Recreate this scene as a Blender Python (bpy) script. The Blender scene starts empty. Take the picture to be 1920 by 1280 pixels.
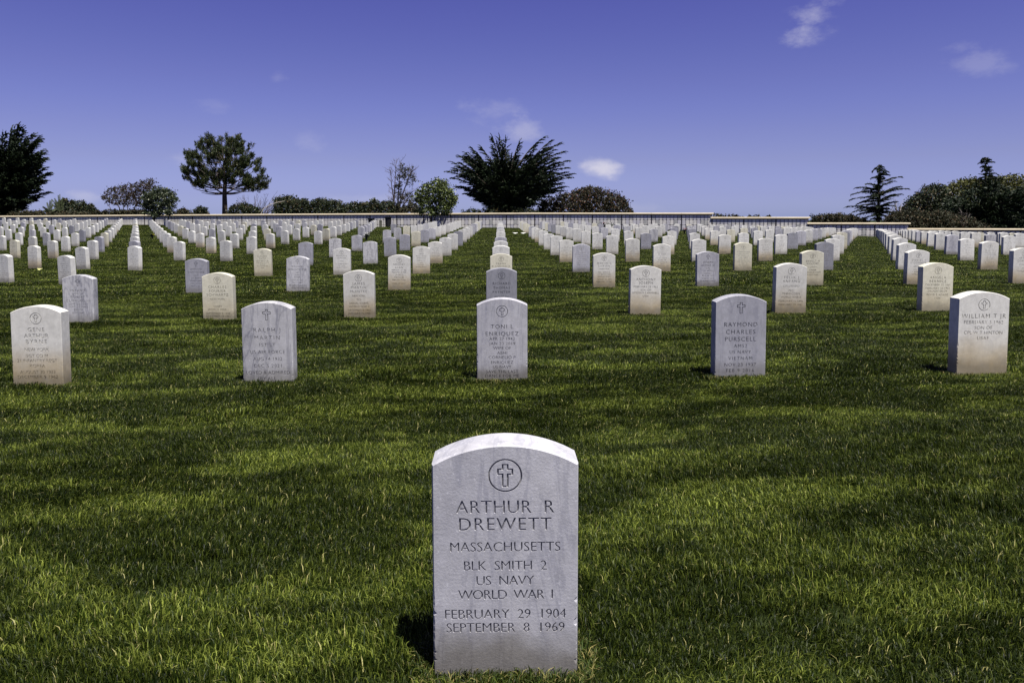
import bpy, bmesh, math, random
import numpy as np
from mathutils import Vector, Matrix
from mathutils.geometry import delaunay_2d_cdt

R = math.radians
SC = bpy.context.scene
COL = SC.collection

# ------------------------------------------------------------------ camera
F_PX, CX, CY = 1400.0, 960.0, 513.0          # focal length / principal point in photo pixels (1920 wide)
PSI, TH = math.atan(23 / F_PX), math.atan(102 / F_PX)
HC = 1.023
cam = bpy.data.cameras.new('camera')
cam.sensor_width = 36.0
cam.lens = F_PX / 1920 * 36.0
cam.shift_y = -(640 - CY) / 1920
cam.clip_start, cam.clip_end = 0.05, 6000
cam_o = bpy.data.objects.new('camera', cam)
COL.objects.link(cam_o)
cam_o.location = (0, 0, HC)
cam_o.rotation_euler = (R(90) - TH, 0, -PSI)
SC.camera = cam_o

# ------------------------------------------------------------------ world, sun, exposure
SUN_EL, SUN_AZ = R(69), R(144)               # azimuth clockwise from +Y
world = bpy.data.worlds.new('World'); SC.world = world
world.use_nodes = True
wn, wl = world.node_tree.nodes, world.node_tree.links
wn.clear()
W_out = wn.new('ShaderNodeOutputWorld'); W_bg = wn.new('ShaderNodeBackground')
W_bg.inputs['Strength'].default_value = 0.082
sky = wn.new('ShaderNodeTexSky'); sky.sky_type = 'NISHITA'; sky.sun_disc = False
sky.sun_elevation = SUN_EL; sky.sun_rotation = SUN_AZ
sky.altitude = 100; sky.air_density = 1.0; sky.dust_density = 0.6; sky.ozone_density = 3.0
tint = wn.new('ShaderNodeMix'); tint.data_type = 'RGBA'; tint.blend_type = 'MULTIPLY'
tint.inputs['Factor'].default_value = 1.0
wl.new(sky.outputs['Color'], tint.inputs['A'])
w_last = tint.outputs['Result']
w_tc = wn.new('ShaderNodeTexCoord')
w_sep = wn.new('ShaderNodeSeparateXYZ'); wl.new(w_tc.outputs['Generated'], w_sep.inputs[0])
w_ramp = wn.new('ShaderNodeValToRGB'); w_fac = wn.new('ShaderNodeMapRange')
wl.new(w_sep.outputs[2], w_fac.inputs['Value']); w_fac.inputs['From Min'].default_value = 0.0; w_fac.inputs['From Max'].default_value = 0.6
wl.new(w_fac.outputs[0], w_ramp.inputs[0]); wl.new(w_ramp.outputs[0], tint.inputs['B'])
_st = [(0.0, .470, .55, 1.12), (.032, .446, .446, .897), (.076, .480, .409, .709), (.11, .484, .389, .679), (.144, .470, .370, .677),
       (.177, .459, .348, .654), (.210, .437, .329, .645), (.243, .420, .308, .642), (.275, .404, .291, .640), (.60, .27, .23, .38)]
_el = w_ramp.color_ramp.elements
for _i, (_p, *_c) in enumerate(_st):
    e = _el[_i] if _i < 2 else _el.new(_p / .6)
    e.position = _p / .6; e.color = (*_c, 1)


def wmath(op, a, b=None, c=None):
    n = wn.new('ShaderNodeMath'); n.operation = op
    for i, v in enumerate((a, b, c)):
        if v is None: continue
        if isinstance(v, (int, float)): n.inputs[i].default_value = v
        else: wl.new(v, n.inputs[i])
    return n.outputs[0]


w_az = wmath('ARCTAN2', w_sep.outputs[0], w_sep.outputs[1])
w_el = wmath('ARCSINE', w_sep.outputs[2])
w_noise = wn.new('ShaderNodeTexNoise'); w_noise.inputs['Scale'].default_value = 22
w_noise.inputs['Detail'].default_value = 7; w_noise.inputs['Roughness'].default_value = 0.62
w_map = wn.new('ShaderNodeMapping'); w_map.inputs['Scale'].default_value = (1, 1, 1.8)
wl.new(w_tc.outputs['Generated'], w_map.inputs[0]); wl.new(w_map.outputs[0], w_noise.inputs['Vector'])


def px_dir(x, y):
    """direction of a photo pixel -> azimuth, elevation"""
    a, v = (x - CX) / F_PX, -(y - CY) / F_PX
    yr = math.cos(TH) + v * math.sin(TH); z = -math.sin(TH) + v * math.cos(TH)
    X = a * math.cos(PSI) + yr * math.sin(PSI); Y = -a * math.sin(PSI) + yr * math.cos(PSI)
    n = math.sqrt(X * X + Y * Y + z * z)
    return math.atan2(X, Y), math.asin(z / n)


# small fair-weather clouds: photo x, y, half width, half height, strength, slope
for (x, y, hw, hh, st, sl) in [(1132, 319, 50, 24, 0.95, -0.2), (985, 240, 62, 30, 0.34, 0), (925, 210, 80, 30, 0.16, -0.1),
                               (1530, 22, 58, 52, 0.32, 0.6), (1505, 55, 40, 24, 0.2, 0.5), (1845, 118, 70, 26, 0.18, 0),
                               (1800, 88, 34, 14, 0.16, 0), (158, 368, 34, 12, 0.3, 0), (340, 300, 34, 22, 0.2, 0),
                               (520, 150, 26, 18, 0.14, 0), (575, 268, 40, 24, 0.12, 0), (415, 200, 60, 18, 0.1, -0.1),
                               (700, 372, 190, 16, 0.16, 0.05), (1210, 392, 140, 14, 0.12, 0)]:
    az0, el0 = px_dir(x, y)
    da = wmath('SUBTRACT', w_az, az0); de = wmath('SUBTRACT', w_el, el0)
    de = wmath('SUBTRACT', de, wmath('MULTIPLY', da, sl))
    u = wmath('MULTIPLY', da, F_PX / hw); v = wmath('MULTIPLY', de, F_PX / hh)
    r2 = wmath('ADD', wmath('MULTIPLY', u, u), wmath('MULTIPLY', v, v))
    base = wmath('SUBTRACT', 1.0, wmath('SQRT', r2))
    m = wmath('ADD', base, wmath('MULTIPLY', wmath('SUBTRACT', w_noise.outputs['Fac'], 0.52), 1.3 if st > .9 else 3.0))
    n = wn.new('ShaderNodeMapRange'); n.interpolation_type = 'SMOOTHSTEP'
    n.inputs['From Min'].default_value = 0.0; n.inputs['From Max'].default_value = 1.15
    n.inputs['To Max'].default_value = st
    if st > .9: n.inputs['From Max'].default_value = 0.75
    wl.new(m, n.inputs['Value'])
    ed = wn.new('ShaderNodeMapRange'); ed.inputs['From Min'].default_value = -0.45; ed.inputs['From Max'].default_value = 0.1
    wl.new(base, ed.inputs['Value'])
    fac = wmath('MULTIPLY', n.outputs[0], ed.outputs[0])
    mx = wn.new('ShaderNodeMix'); mx.data_type = 'RGBA'
    wl.new(fac, mx.inputs['Factor']); wl.new(w_last, mx.inputs['A'])
    mx.inputs['B'].default_value = (4.6, 4.5, 5.4, 1)
    w_last = mx.outputs['Result']
wl.new(w_last, W_bg.inputs['Color']); wl.new(W_bg.outputs[0], W_out.inputs[0])

sun = bpy.data.lights.new('sun', 'SUN'); sun.energy = 5.0; sun.angle = R(0.55); sun.color = (1.0, 0.965, 0.9)
sun_o = bpy.data.objects.new('sun', sun); COL.objects.link(sun_o)
_sd = Vector((math.sin(SUN_AZ) * math.cos(SUN_EL), math.cos(SUN_AZ) * math.cos(SUN_EL), math.sin(SUN_EL)))
sun_o.rotation_euler = _sd.to_track_quat('Z', 'Y').to_euler()
sun_o.location = _sd * 50

SC.view_settings.view_transform = 'Standard'; SC.view_settings.look = 'None'
SC.view_settings.gamma = 1.0; SC.view_settings.use_curve_mapping = False
SC.view_settings.exposure = 0.8
SC.cycles.max_bounces = 6; SC.cycles.diffuse_bounces = 3; SC.cycles.transmission_bounces = 3


# ------------------------------------------------------------------ helpers
def at(x, y, zc):
    """photo pixel at camera depth zc -> world point"""
    a = (x - CX) / F_PX * zc; v = -(y - CY) / F_PX * zc
    yr = zc * math.cos(TH) + v * math.sin(TH); z = HC - zc * math.sin(TH) + v * math.cos(TH)
    return Vector((a * math.cos(PSI) + yr * math.sin(PSI), -a * math.sin(PSI) + yr * math.cos(PSI), z))


def project(p):
    xr = p[0] * math.cos(PSI) - p[1] * math.sin(PSI); yr = p[0] * math.sin(PSI) + p[1] * math.cos(PSI); z = p[2] - HC
    zc = yr * math.cos(TH) - z * math.sin(TH); v = yr * math.sin(TH) + z * math.cos(TH)
    return CX + F_PX * xr / zc, CY - F_PX * v / zc, zc


CO = [0.0107, 0.5999, -0.2638, -0.3423, -0.7271, 0.9107, 0.0196, -0.0152, -0.3493, -0.4316, 0.2385]


def gz(X, Y):
    """height of the lawn's visible surface"""
    X = np.clip(X, -42, 36); Yc = np.clip(Y, 0, 66); x = X / 30; y = Yc / 50
    z = (CO[0] + CO[1] * x + CO[2] * y + CO[3] * x * x + CO[4] * x * y + CO[5] * y * y + CO[6] * x * x * y
         + CO[7] * x * y * y + CO[8] * y ** 3 + CO[9] * x ** 3 + CO[10] * x ** 3 * y)
    far = np.clip((Y - 80) / 60, 0, 1)
    return z * (1 - far) - 3.0 * far


def link(o, parent=None):
    COL.objects.link(o)
    if parent is not None: o.parent = parent
    return o


def tag(o, label=None, cat=None, group=None, kind=None):
    for k, v in (('label', label), ('category', cat), ('group', group), ('kind', kind)):
        if v: o[k] = v
    return o


def mesh_obj(name, verts, faces, mat, parent=None, smooth=False):
    me = bpy.data.meshes.new(name); me.from_pydata([tuple(v) for v in verts], [], faces); me.update()
    for m in (mat if isinstance(mat, (list, tuple)) else [mat]): me.materials.append(m)
    if smooth: me.shade_smooth()
    return link(bpy.data.objects.new(name, me), parent)


class MB:
    def __init__(s): s.v = []; s.f = []

    def add(s, v, f):
        n = len(s.v); s.v += [tuple(p) for p in v]; s.f += [tuple(i + n for i in q) for q in f]

    def box(s, x0, x1, y0, y1, z0, z1, M=None):
        v = [Vector(p) for p in ((x0, y0, z0), (x1, y0, z0), (x1, y1, z0), (x0, y1, z0), (x0, y0, z1), (x1, y0, z1), (x1, y1, z1), (x0, y1, z1))]
        if M: v = [M @ p for p in v]
        s.add(v, [(0, 3, 2, 1), (4, 5, 6, 7), (0, 1, 5, 4), (1, 2, 6, 5), (2, 3, 7, 6), (3, 0, 4, 7)])

    def tube(s, pts, radii, n=6):
        base = len(s.v); pts = [Vector(p) for p in pts]
        for i, p in enumerate(pts):
            d = (pts[min(i + 1, len(pts) - 1)] - pts[max(i - 1, 0)]).normalized()
            a = d.orthogonal().normalized() if abs(d.z) > 0.99 else d.cross(Vector((0, 0, 1))).normalized()
            b = d.cross(a)
            for k in range(n):
                t = 2 * math.pi * k / n
                s.v.append(tuple(p + (a * math.cos(t) + b * math.sin(t)) * radii[i]))
        for i in range(len(pts) - 1):
            for k in range(n):
                s.f.append((base + i * n + k, base + i * n + (k + 1) % n, base + (i + 1) * n + (k + 1) % n, base + (i + 1) * n + k))
        s.f.append(tuple(base + k for k in range(n))[::-1]); s.f.append(tuple(base + (len(pts) - 1) * n + k for k in range(n)))

    def obj(s, name, mat, parent=None, smooth=False): return mesh_obj(name, s.v, s.f, mat, parent, smooth)


# ------------------------------------------------------------------ materials
def mat_new(name, rough=0.8, spec=0.3):
    m = bpy.data.materials.new(name); m.use_nodes = True
    nt = m.node_tree; b = nt.nodes['Principled BSDF']
    b.inputs['Roughness'].default_value = rough; b.inputs['Specular IOR Level'].default_value = spec
    return m, nt, b


class NT:
    def __init__(s, nt): s.nt = nt

    def n(s, t, **kw):
        x = s.nt.nodes.new(t)
        for k, v in kw.items(): setattr(x, k, v)
        return x

    def l(s, a, b): s.nt.links.new(a, b)

    def m(s, op, a, b=None, clamp=False):
        x = s.nt.nodes.new('ShaderNodeMath'); x.operation = op; x.use_clamp = clamp
        for i, v in enumerate((a, b)):
            if v is None: continue
            if isinstance(v, (int, float)): x.inputs[i].default_value = v
            else: s.l(v, x.inputs[i])
        return x.outputs[0]

    def noise(s, vec, scale, detail=4, rough=0.55, dist=0.0):
        x = s.nt.nodes.new('ShaderNodeTexNoise'); x.inputs['Scale'].default_value = scale
        x.inputs['Detail'].default_value = detail; x.inputs['Roughness'].default_value = rough
        x.inputs['Distortion'].default_value = dist
        if vec is not None: s.l(vec, x.inputs['Vector'])
        return x.outputs['Fac']

    def rng(s, v, a, b, c=0.0, d=1.0, smooth=False):
        x = s.nt.nodes.new('ShaderNodeMapRange')
        if smooth: x.interpolation_type = 'SMOOTHSTEP'
        for i, q in zip(('From Min', 'From Max', 'To Min', 'To Max'), (a, b, c, d)): x.inputs[i].default_value = q
        s.l(v, x.inputs['Value']); return x.outputs[0]

    def mix(s, f, a, b, mode='MIX'):
        x = s.nt.nodes.new('ShaderNodeMix'); x.data_type = 'RGBA'; x.blend_type = mode
        for key, v in (('Factor', f), ('A', a), ('B', b)):
            if isinstance(v, (int, float)): x.inputs[key].default_value = v
            elif isinstance(v, tuple): x.inputs[key].default_value = (*v, 1)
            else: s.l(v, x.inputs[key])
        return x.outputs['Result']


def marble(name, base, vein, vein_amt, stain=0.0, tan=(0.36, 0.27, 0.13), grime=0.6, dark=1.0, lines=False):
    m, nt, b = mat_new(name, 0.62, 0.35); base = tuple(c * .83 for c in base); vein = tuple(c * .74 for c in vein)
    N = NT(nt)
    tc = N.n('ShaderNodeTexCoord'); oi = N.n('ShaderNodeObjectInfo')
    off = N.n('ShaderNodeVectorMath', operation='MULTIPLY_ADD')
    cb = N.n('ShaderNodeCombineXYZ')
    N.l(N.m('MULTIPLY', oi.outputs['Random'], 37.0), cb.inputs[0]); N.l(N.m('MULTIPLY', oi.outputs['Random'], 19.0), cb.inputs[2])
    N.l(tc.outputs['Object'], off.inputs[0]); off.inputs[1].default_value = (1, 1, 1); N.l(cb.outputs[0], off.inputs[2])
    P = off.outputs[0]
    big = N.noise(P, 3.2, 3, 0.5, 0.6)
    col = N.mix(N.rng(big, 0.3, 0.7), tuple(c * 0.9 for c in base), tuple(min(1, c * 1.05) for c in base))
    # slanted veins
    mp = N.n('ShaderNodeMapping'); mp.inputs['Rotation'].default_value = (0.2, 0.7, 0.1); mp.inputs['Scale'].default_value = (7, 3, 1.3)
    N.l(P, mp.inputs[0])
    vn = N.noise(mp.outputs[0], 1.4, 6, 0.6, 1.2)
    line = N.m('SUBTRACT', 1.0, N.rng(N.m('ABSOLUTE', N.m('SUBTRACT', vn, 0.5)), 0.0, 0.045))
    soft = N.rng(N.noise(mp.outputs[0], 0.8, 3, 0.5, 0.8), 0.45, 0.75)
    va = N.m('MULTIPLY', N.m('ADD', N.m('MULTIPLY', line, 0.6), N.m('MULTIPLY', soft, 0.7)), vein_amt, True)
    col = N.mix(va, col, vein)
    # mineral specks and weathering
    sp = N.rng(N.noise(P, 90, 2, 0.6), 0.60, 0.72)
    col = N.mix(N.m('MULTIPLY', sp, 0.6), col, tuple(min(.85, c * 1.35) for c in base))
    dk = N.rng(N.noise(P, 55, 3, 0.6), 0.62, 0.72)
    col = N.mix(N.m('MULTIPLY', dk, 0.18), col, tuple(c * .6 for c in base))
    wz = N.rng(N.noise(P, 24, 5, 0.65), 0.3, 0.75, 0.80, 1.06)
    sx = N.n('ShaderNodeSeparateXYZ'); N.l(tc.outputs['Object'], sx.inputs[0])
    z = sx.outputs[2]
    wob = N.m('MULTIPLY', N.m('SUBTRACT', N.noise(P, 7, 4, 0.6), 0.5), 0.22)
    zz = N.m('ADD', z, wob)
    if stain > 0:
        st = N.m('MULTIPLY', N.rng(zz, 0.30, 0.06, 0, 1, True), N.rng(N.noise(P, 14, 4, 0.6), 0.2, 0.75, 0.55, 1.0))
        col = N.mix(N.m('MULTIPLY', st, stain), col, tan)
    # splashed soil low on the stone
    gr = N.rng(N.m('ADD', z, N.m('MULTIPLY', wob, 0.6)), 0.115, 0.010, 0, 1, True)
    col = N.mix(N.m('MULTIPLY', gr, grime), col, (0.10, 0.085, 0.055))
    if lines:
        # rows of small cut lettering, too far away to read: flat marks in the stone face
        zl = N.m('MULTIPLY', z, 27.0)
        fr = N.m('FRACT', zl)
        band = N.m('MULTIPLY', N.rng(fr, 0.26, 0.34), N.rng(fr, 0.80, 0.72))
        row = N.m('FLOOR', zl)
        cv = N.n('ShaderNodeCombineXYZ'); N.l(N.m('MULTIPLY', sx.outputs[0], 1.0), cv.inputs[0]); N.l(row, cv.inputs[2])
        N.l(N.m('MULTIPLY', oi.outputs['Random'], 50.0), cv.inputs[1])
        let = N.rng(N.noise(cv.outputs[0], 75, 1, 0.5), 0.42, 0.56)
        cw = N.n('ShaderNodeCombineXYZ'); N.l(row, cw.inputs[0]); N.l(N.m('MULTIPLY', oi.outputs['Random'], 90.0), cw.inputs[1])
        wid = N.rng(N.noise(cw.outputs[0], 0.83, 0), 0.3, 0.7, 0.03, 0.145)
        on = N.m('LESS_THAN', N.m('ABSOLUTE', sx.outputs[0]), wid)
        top = N.m('MULTIPLY', N.m('LESS_THAN', z, 0.385), N.m('GREATER_THAN', z, 0.05))
        front = N.m('LESS_THAN', sx.outputs[1], 0.002)
        msk = N.m('MULTIPLY', N.m('MULTIPLY', band, let), N.m('MULTIPLY', N.m('MULTIPLY', on, top), front))
        # ring emblem
        dx = sx.outputs[0]; dz = N.m('SUBTRACT', z, 0.437)
        rr = N.m('SQRT', N.m('ADD', N.m('MULTIPLY', dx, dx), N.m('MULTIPLY', dz, dz)))
        ring = N.m('LESS_THAN', N.m('ABSOLUTE', N.m('SUBTRACT', rr, 0.035)), 0.003)
        cr1 = N.m('MULTIPLY', N.m('LESS_THAN', N.m('ABSOLUTE', dx), 0.006), N.m('LESS_THAN', N.m('ABSOLUTE', dz), 0.026))
        cr2 = N.m('MULTIPLY', N.m('LESS_THAN', N.m('ABSOLUTE', dx), 0.018), N.m('LESS_THAN', N.m('ABSOLUTE', N.m('SUBTRACT', dz, 0.006)), 0.006))
        em = N.m('MULTIPLY', N.m('MAXIMUM', ring, N.m('MAXIMUM', cr1, cr2)), front)
        col = N.mix(N.m('MULTIPLY', N.m('MAXIMUM', msk, em), 0.55), col, (0.16, 0.15, 0.14))
    hs = N.n('ShaderNodeHueSaturation'); N.l(col, hs.inputs['Color'])
    N.l(N.m('MULTIPLY', wz, N.rng(oi.outputs['Random'], 0, 1, 0.9 * dark, 1.05 * dark)), hs.inputs['Value'])
    N.l(hs.outputs[0], b.inputs['Base Color'])
    bp = N.n('ShaderNodeBump'); bp.inputs['Strength'].default_value = 0.35; bp.inputs['Distance'].default_value = 0.002
    N.l(N.noise(P, 160, 4, 0.6), bp.inputs['Height']); N.l(bp.outputs[0], b.inputs['Normal'])
    return m


MK = {  # key: (phrase, parameters)
    'white': ('white marble', dict(base=(0.80, 0.785, 0.735), vein=(0.55, 0.54, 0.54), vein_amt=0.35, stain=0.2)),
    'cream': ('cream coloured', dict(base=(0.74, 0.705, 0.56), vein=(0.58, 0.55, 0.43), vein_amt=0.3, stain=0.5)),
    'stain': ('white tan-stained', dict(base=(0.78, 0.76, 0.70), vein=(0.58, 0.56, 0.52), vein_amt=0.3, stain=0.9)),
    'grey': ('blue-grey marble', dict(base=(0.56, 0.55, 0.58), vein=(0.36, 0.36, 0.42), vein_amt=0.75, stain=0.0, grime=0.7)),
    'slate': ('slate-grey marble', dict(base=(0.44, 0.435, 0.475), vein=(0.30, 0.30, 0.36), vein_amt=0.6, stain=0.0, grime=0.45)),
    'dark': ('dark grey marble', dict(base=(0.33, 0.33, 0.365), vein=(0.23, 0.23, 0.26), vein_amt=0.6, stain=0.0, grime=0.4)),
    'vein': ('grey-veined marble', dict(base=(0.62, 0.61, 0.62), vein=(0.27, 0.27, 0.32), vein_amt=0.9, stain=0.0, grime=0.5)),
}
MAT = {k: marble('marble_' + k, **v[1]) for k, v in MK.items()}
MATL = {k: marble('marble_lettered_' + k, lines=True, **v[1]) for k, v in MK.items()}
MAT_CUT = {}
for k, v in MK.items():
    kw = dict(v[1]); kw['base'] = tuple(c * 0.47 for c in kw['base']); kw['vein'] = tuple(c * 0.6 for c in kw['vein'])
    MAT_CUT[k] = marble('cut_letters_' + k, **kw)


def simple(name, col, rough=0.8, var=0.15, scale=6.0, bump=0.0, spec=0.3):
    m, nt, b = mat_new(name, rough, spec); N = NT(nt)
    tc = N.n('ShaderNodeTexCoord')
    f = N.rng(N.noise(tc.outputs['Object'], scale, 5, 0.6), 0.3, 0.7)
    N.l(N.mix(f, tuple(c * (1 - var) for c in col), tuple(c * (1 + var) for c in col)), b.inputs['Base Color'])
    if bump:
        bp = N.n('ShaderNodeBump'); bp.inputs['Strength'].default_value = bump; bp.inputs['Distance'].default_value = 0.01
        N.l(N.noise(tc.outputs['Object'], scale * 8, 4), bp.inputs['Height']); N.l(bp.outputs[0], b.inputs['Normal'])
    return m


def leafy(name, c1, c2, c3=None, rough=0.55, trans=0.25):
    """foliage: colour varies leaf by leaf"""
    c1, c2 = (tuple(c * .85 for c in q) for q in (c1, c2))
    m, nt, b = mat_new(name, rough, 0.35); N = NT(nt)
    ge = N.n('ShaderNodeNewGeometry')
    r = ge.outputs['Random Per Island']
    col = N.mix(r, c1, c2)
    if c3: col = N.mix(N.rng(r, 0.86, 0.92), col, c3)
    N.l(col, b.inputs['Base Color'])
    tr = N.n('ShaderNodeBsdfTranslucent'); N.l(col, tr.inputs['Color'])
    mx = N.n('ShaderNodeMixShader'); mx.inputs[0].default_value = trans
    out = [x for x in nt.nodes if x.type == 'OUTPUT_MATERIAL'][0]
    N.l(b.outputs[0], mx.inputs[1]); N.l(tr.outputs[0], mx.inputs[2]); N.l(mx.outputs[0], out.inputs[0])
    return m


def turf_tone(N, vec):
    """broad light and dark bands: turf colour with shade of its lumps painted in"""
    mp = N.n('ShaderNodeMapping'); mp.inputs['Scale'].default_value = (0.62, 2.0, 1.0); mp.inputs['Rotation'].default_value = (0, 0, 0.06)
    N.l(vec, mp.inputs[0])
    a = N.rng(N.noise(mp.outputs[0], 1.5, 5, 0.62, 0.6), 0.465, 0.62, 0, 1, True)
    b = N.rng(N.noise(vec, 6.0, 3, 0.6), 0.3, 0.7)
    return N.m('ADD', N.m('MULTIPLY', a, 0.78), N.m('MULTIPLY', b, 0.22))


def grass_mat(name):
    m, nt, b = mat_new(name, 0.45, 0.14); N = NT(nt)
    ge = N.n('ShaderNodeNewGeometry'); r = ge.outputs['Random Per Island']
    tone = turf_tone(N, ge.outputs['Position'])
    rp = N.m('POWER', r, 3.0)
    shaded_turf = N.mix(rp, (0.005, 0.010, 0.001), (0.042, 0.062, 0.005))  # dark bands: shade on uneven turf, painted into the blade colour
    thin = N.mix(rp, (0.016, 0.034, 0.002), (0.40, 0.46, 0.080))  # lighter, yellower turf between the painted shade bands
    col = N.mix(tone, shaded_turf, thin)
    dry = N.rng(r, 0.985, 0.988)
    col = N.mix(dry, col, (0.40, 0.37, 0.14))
    N.l(col, b.inputs['Base Color'])
    tr = N.n('ShaderNodeBsdfTranslucent'); N.l(col, tr.inputs['Color'])
    mx = N.n('ShaderNodeMixShader'); mx.inputs[0].default_value = 0.3
    out = [x for x in nt.nodes if x.type == 'OUTPUT_MATERIAL'][0]
    N.l(b.outputs[0], mx.inputs[1]); N.l(tr.outputs[0], mx.inputs[2]); N.l(mx.outputs[0], out.inputs[0])
    return m


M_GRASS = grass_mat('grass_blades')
mg, ntg, bg = mat_new('lawn_soil', 0.9, 0.1); N = NT(ntg)
_ge = N.n('ShaderNodeNewGeometry'); _t = turf_tone(N, _ge.outputs['Position'])
_f = N.rng(N.noise(_ge.outputs['Position'], 60, 4, 0.7), 0.3, 0.7)
N.l(N.mix(_f, (0.012, 0.018, 0.004), (0.030, 0.040, 0.012)), bg.inputs['Base Color'])
M_SOIL = mg
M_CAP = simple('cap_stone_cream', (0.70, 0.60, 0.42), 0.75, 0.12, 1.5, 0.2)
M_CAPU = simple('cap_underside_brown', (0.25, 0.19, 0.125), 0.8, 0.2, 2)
M_WALL = simple('niche_frame_grey', (0.13, 0.125, 0.15), 0.7, 0.15, 2)
M_SEAM = simple('seam_dark', (0.05, 0.045, 0.055), 0.8, 0.1, 2)
M_BARK = simple('bark', (0.065, 0.05, 0.038), 0.9, 0.4, 8, 0.6)
M_TWIG = simple('pale_twig', (0.20, 0.17, 0.15), 0.9, 0.3, 5)
M_TWIGD = simple('dark_twig', (0.085, 0.065, 0.06), 0.9, 0.3, 5)
M_BLACK = simple('black_plastic', (0.012, 0.012, 0.014), 0.5, 0.2, 5)
L_CYP = leafy('cypress_foliage', (0.010, 0.020, 0.008), (0.022, 0.036, 0.010), None, 0.6, 0.12)
L_PINE = leafy('pine_needles', (0.014, 0.028, 0.007), (0.062, 0.080, 0.020), (0.10, 0.08, 0.03), 0.55, 0.15)
L_ROUND = leafy('broad_leaves_bright', (0.018, 0.032, 0.008), (0.12, 0.15, 0.030), (0.20, 0.24, 0.08), 0.45, 0.14)
L_ROUND2 = leafy('broad_leaves_dull', (0.012, 0.022, 0.008), (0.065, 0.085, 0.035), (0.17, 0.18, 0.11), 0.45, 0.12)
L_HEDGE = leafy('hedge_leaves', (0.008, 0.015, 0.005), (0.036, 0.050, 0.014), (0.08, 0.055, 0.022), 0.55, 0.12)
L_RED = leafy('reddish_leaves', (0.014, 0.014, 0.006), (0.045, 0.038, 0.014), (0.10, 0.040, 0.020), 0.6, 0.1)
L_MAROON = leafy('maroon_leaves', (0.022, 0.012, 0.010), (0.055, 0.036, 0.022), (0.04, 0.05, 0.02), 0.6, 0.2)
L_SCRUB = leafy('scrub_leaves', (0.012, 0.014, 0.005), (0.045, 0.044, 0.014), (0.09, 0.06, 0.03), 0.7, 0.12)
L_FICUS = leafy('yellow_green_leaves', (0.008, 0.013, 0.004), (0.125, 0.125, 0.018), None, 0.5, 0.10)
L_EUC = leafy('grey_leaves', (0.030, 0.032, 0.020), (0.075, 0.070, 0.045), None, 0.6, 0.2)
L_SPIKE = leafy('spiky_fronds', (0.045, 0.060, 0.025), (0.12, 0.14, 0.06), None, 0.5, 0.2)

# ------------------------------------------------------------------ ground
rows_y = np.concatenate([np.arange(-6, 20, 0.5), np.arange(20, 84, 1.0), [90, 100, 120, 140, 200, 400, 900, 2500]])
cols_x = np.concatenate([[-2500, -900, -300, -120, -70], np.arange(-50, 46.1, 1.0), [60, 100, 300, 900, 2500]])
gv = []; gf = []
for y in rows_y:
    zz = gz(cols_x, np.full_like(cols_x, y))
    for x, z in zip(cols_x, zz): gv.append((x, y, float(z) - (0.040 if y < 70 else 0.03)))
nx = len(cols_x)
for j in range(len(rows_y) - 1):
    for i in range(nx - 1):
        gf.append((j * nx + i, j * nx + i + 1, (j + 1) * nx + i + 1, (j + 1) * nx + i))
g = mesh_obj('ground', gv, gf, M_SOIL, smooth=True); tag(g, kind='structure')

# ------------------------------------------------------------------ columbarium wall
W_A = at(0, 411, 57.5 / (1 + .1648 * (0 - 937) / F_PX)); W_B = at(1920, 411, 57.5 / (1 + .1648 * (1920 - 937) / F_PX))
wdir = Vector((W_B.x - W_A.x, W_B.y - W_A.y)).normalized()


def wall_s(x):
    """photo column -> metres along the wall from W_A"""
    p = at(x, 411, 57.5 / (1 + .1648 * (x - 937) / F_PX))
    return (Vector((p.x, p.y)) - Vector((W_A.x, W_A.y))).dot(wdir)


def wall_y(X): return W_A.y + (X - W_A.x) * wdir.y / wdir.x


WM = Matrix.Translation((W_A.x, W_A.y, 0)) @ Matrix.Rotation(math.atan2(wdir.y, wdir.x), 4, 'Z')
NICHE_W, NICHE_H, BAY = 0.2665, 0.372, 2.20
PW, PH, PT = 0.236, 0.342, 0.018


def panel_mesh(name, mat):
    """a marble niche cover: slab with clipped corners and a bevelled face"""
    v = []; f = []
    for (ins, y) in ((0.0, 0.0), (0.0, -PT * .6), (0.008, -PT)):
        w, h, c = PW / 2 - ins, PH / 2 - ins, 0.035
        for (a, b_) in ((-w + c, -h), (w - c, -h), (w, -h + c), (w, h - c), (w - c, h), (-w + c, h), (-w, h - c), (-w, -h + c)):
            v.append((a, y, b_))
    for k in range(2):
        for i in range(8): f.append((k * 8 + i, k * 8 + (i + 1) % 8, (k + 1) * 8 + (i + 1) % 8, (k + 1) * 8 + i))
    f.append(tuple(range(16, 24)))
    me = bpy.data.meshes.new(name); me.from_pydata(v, [], f); me.materials.append(mat); return me


def niche_mat(name, col, vein):
    m, nt, b = mat_new(name, 0.55, 0.4); N = NT(nt)
    tc = N.n('ShaderNodeNewGeometry')
    v1 = N.noise(tc.outputs['Position'], 3.5, 5, 0.6, 1.0)
    c = N.mix(N.rng(v1, 0.35, 0.7), col, vein)
    mp = N.n('ShaderNodeMapping'); mp.inputs['Scale'].default_value = (16, 1, 30); N.l(tc.outputs['Position'], mp.inputs[0])
    c = N.mix(N.m('MULTIPLY', N.rng(N.noise(mp.outputs[0], 1.0, 2), 0.55, 0.68), 0.45), c, (0.2, 0.19, 0.22))
    N.l(c, b.inputs['Base Color']); return m


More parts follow.
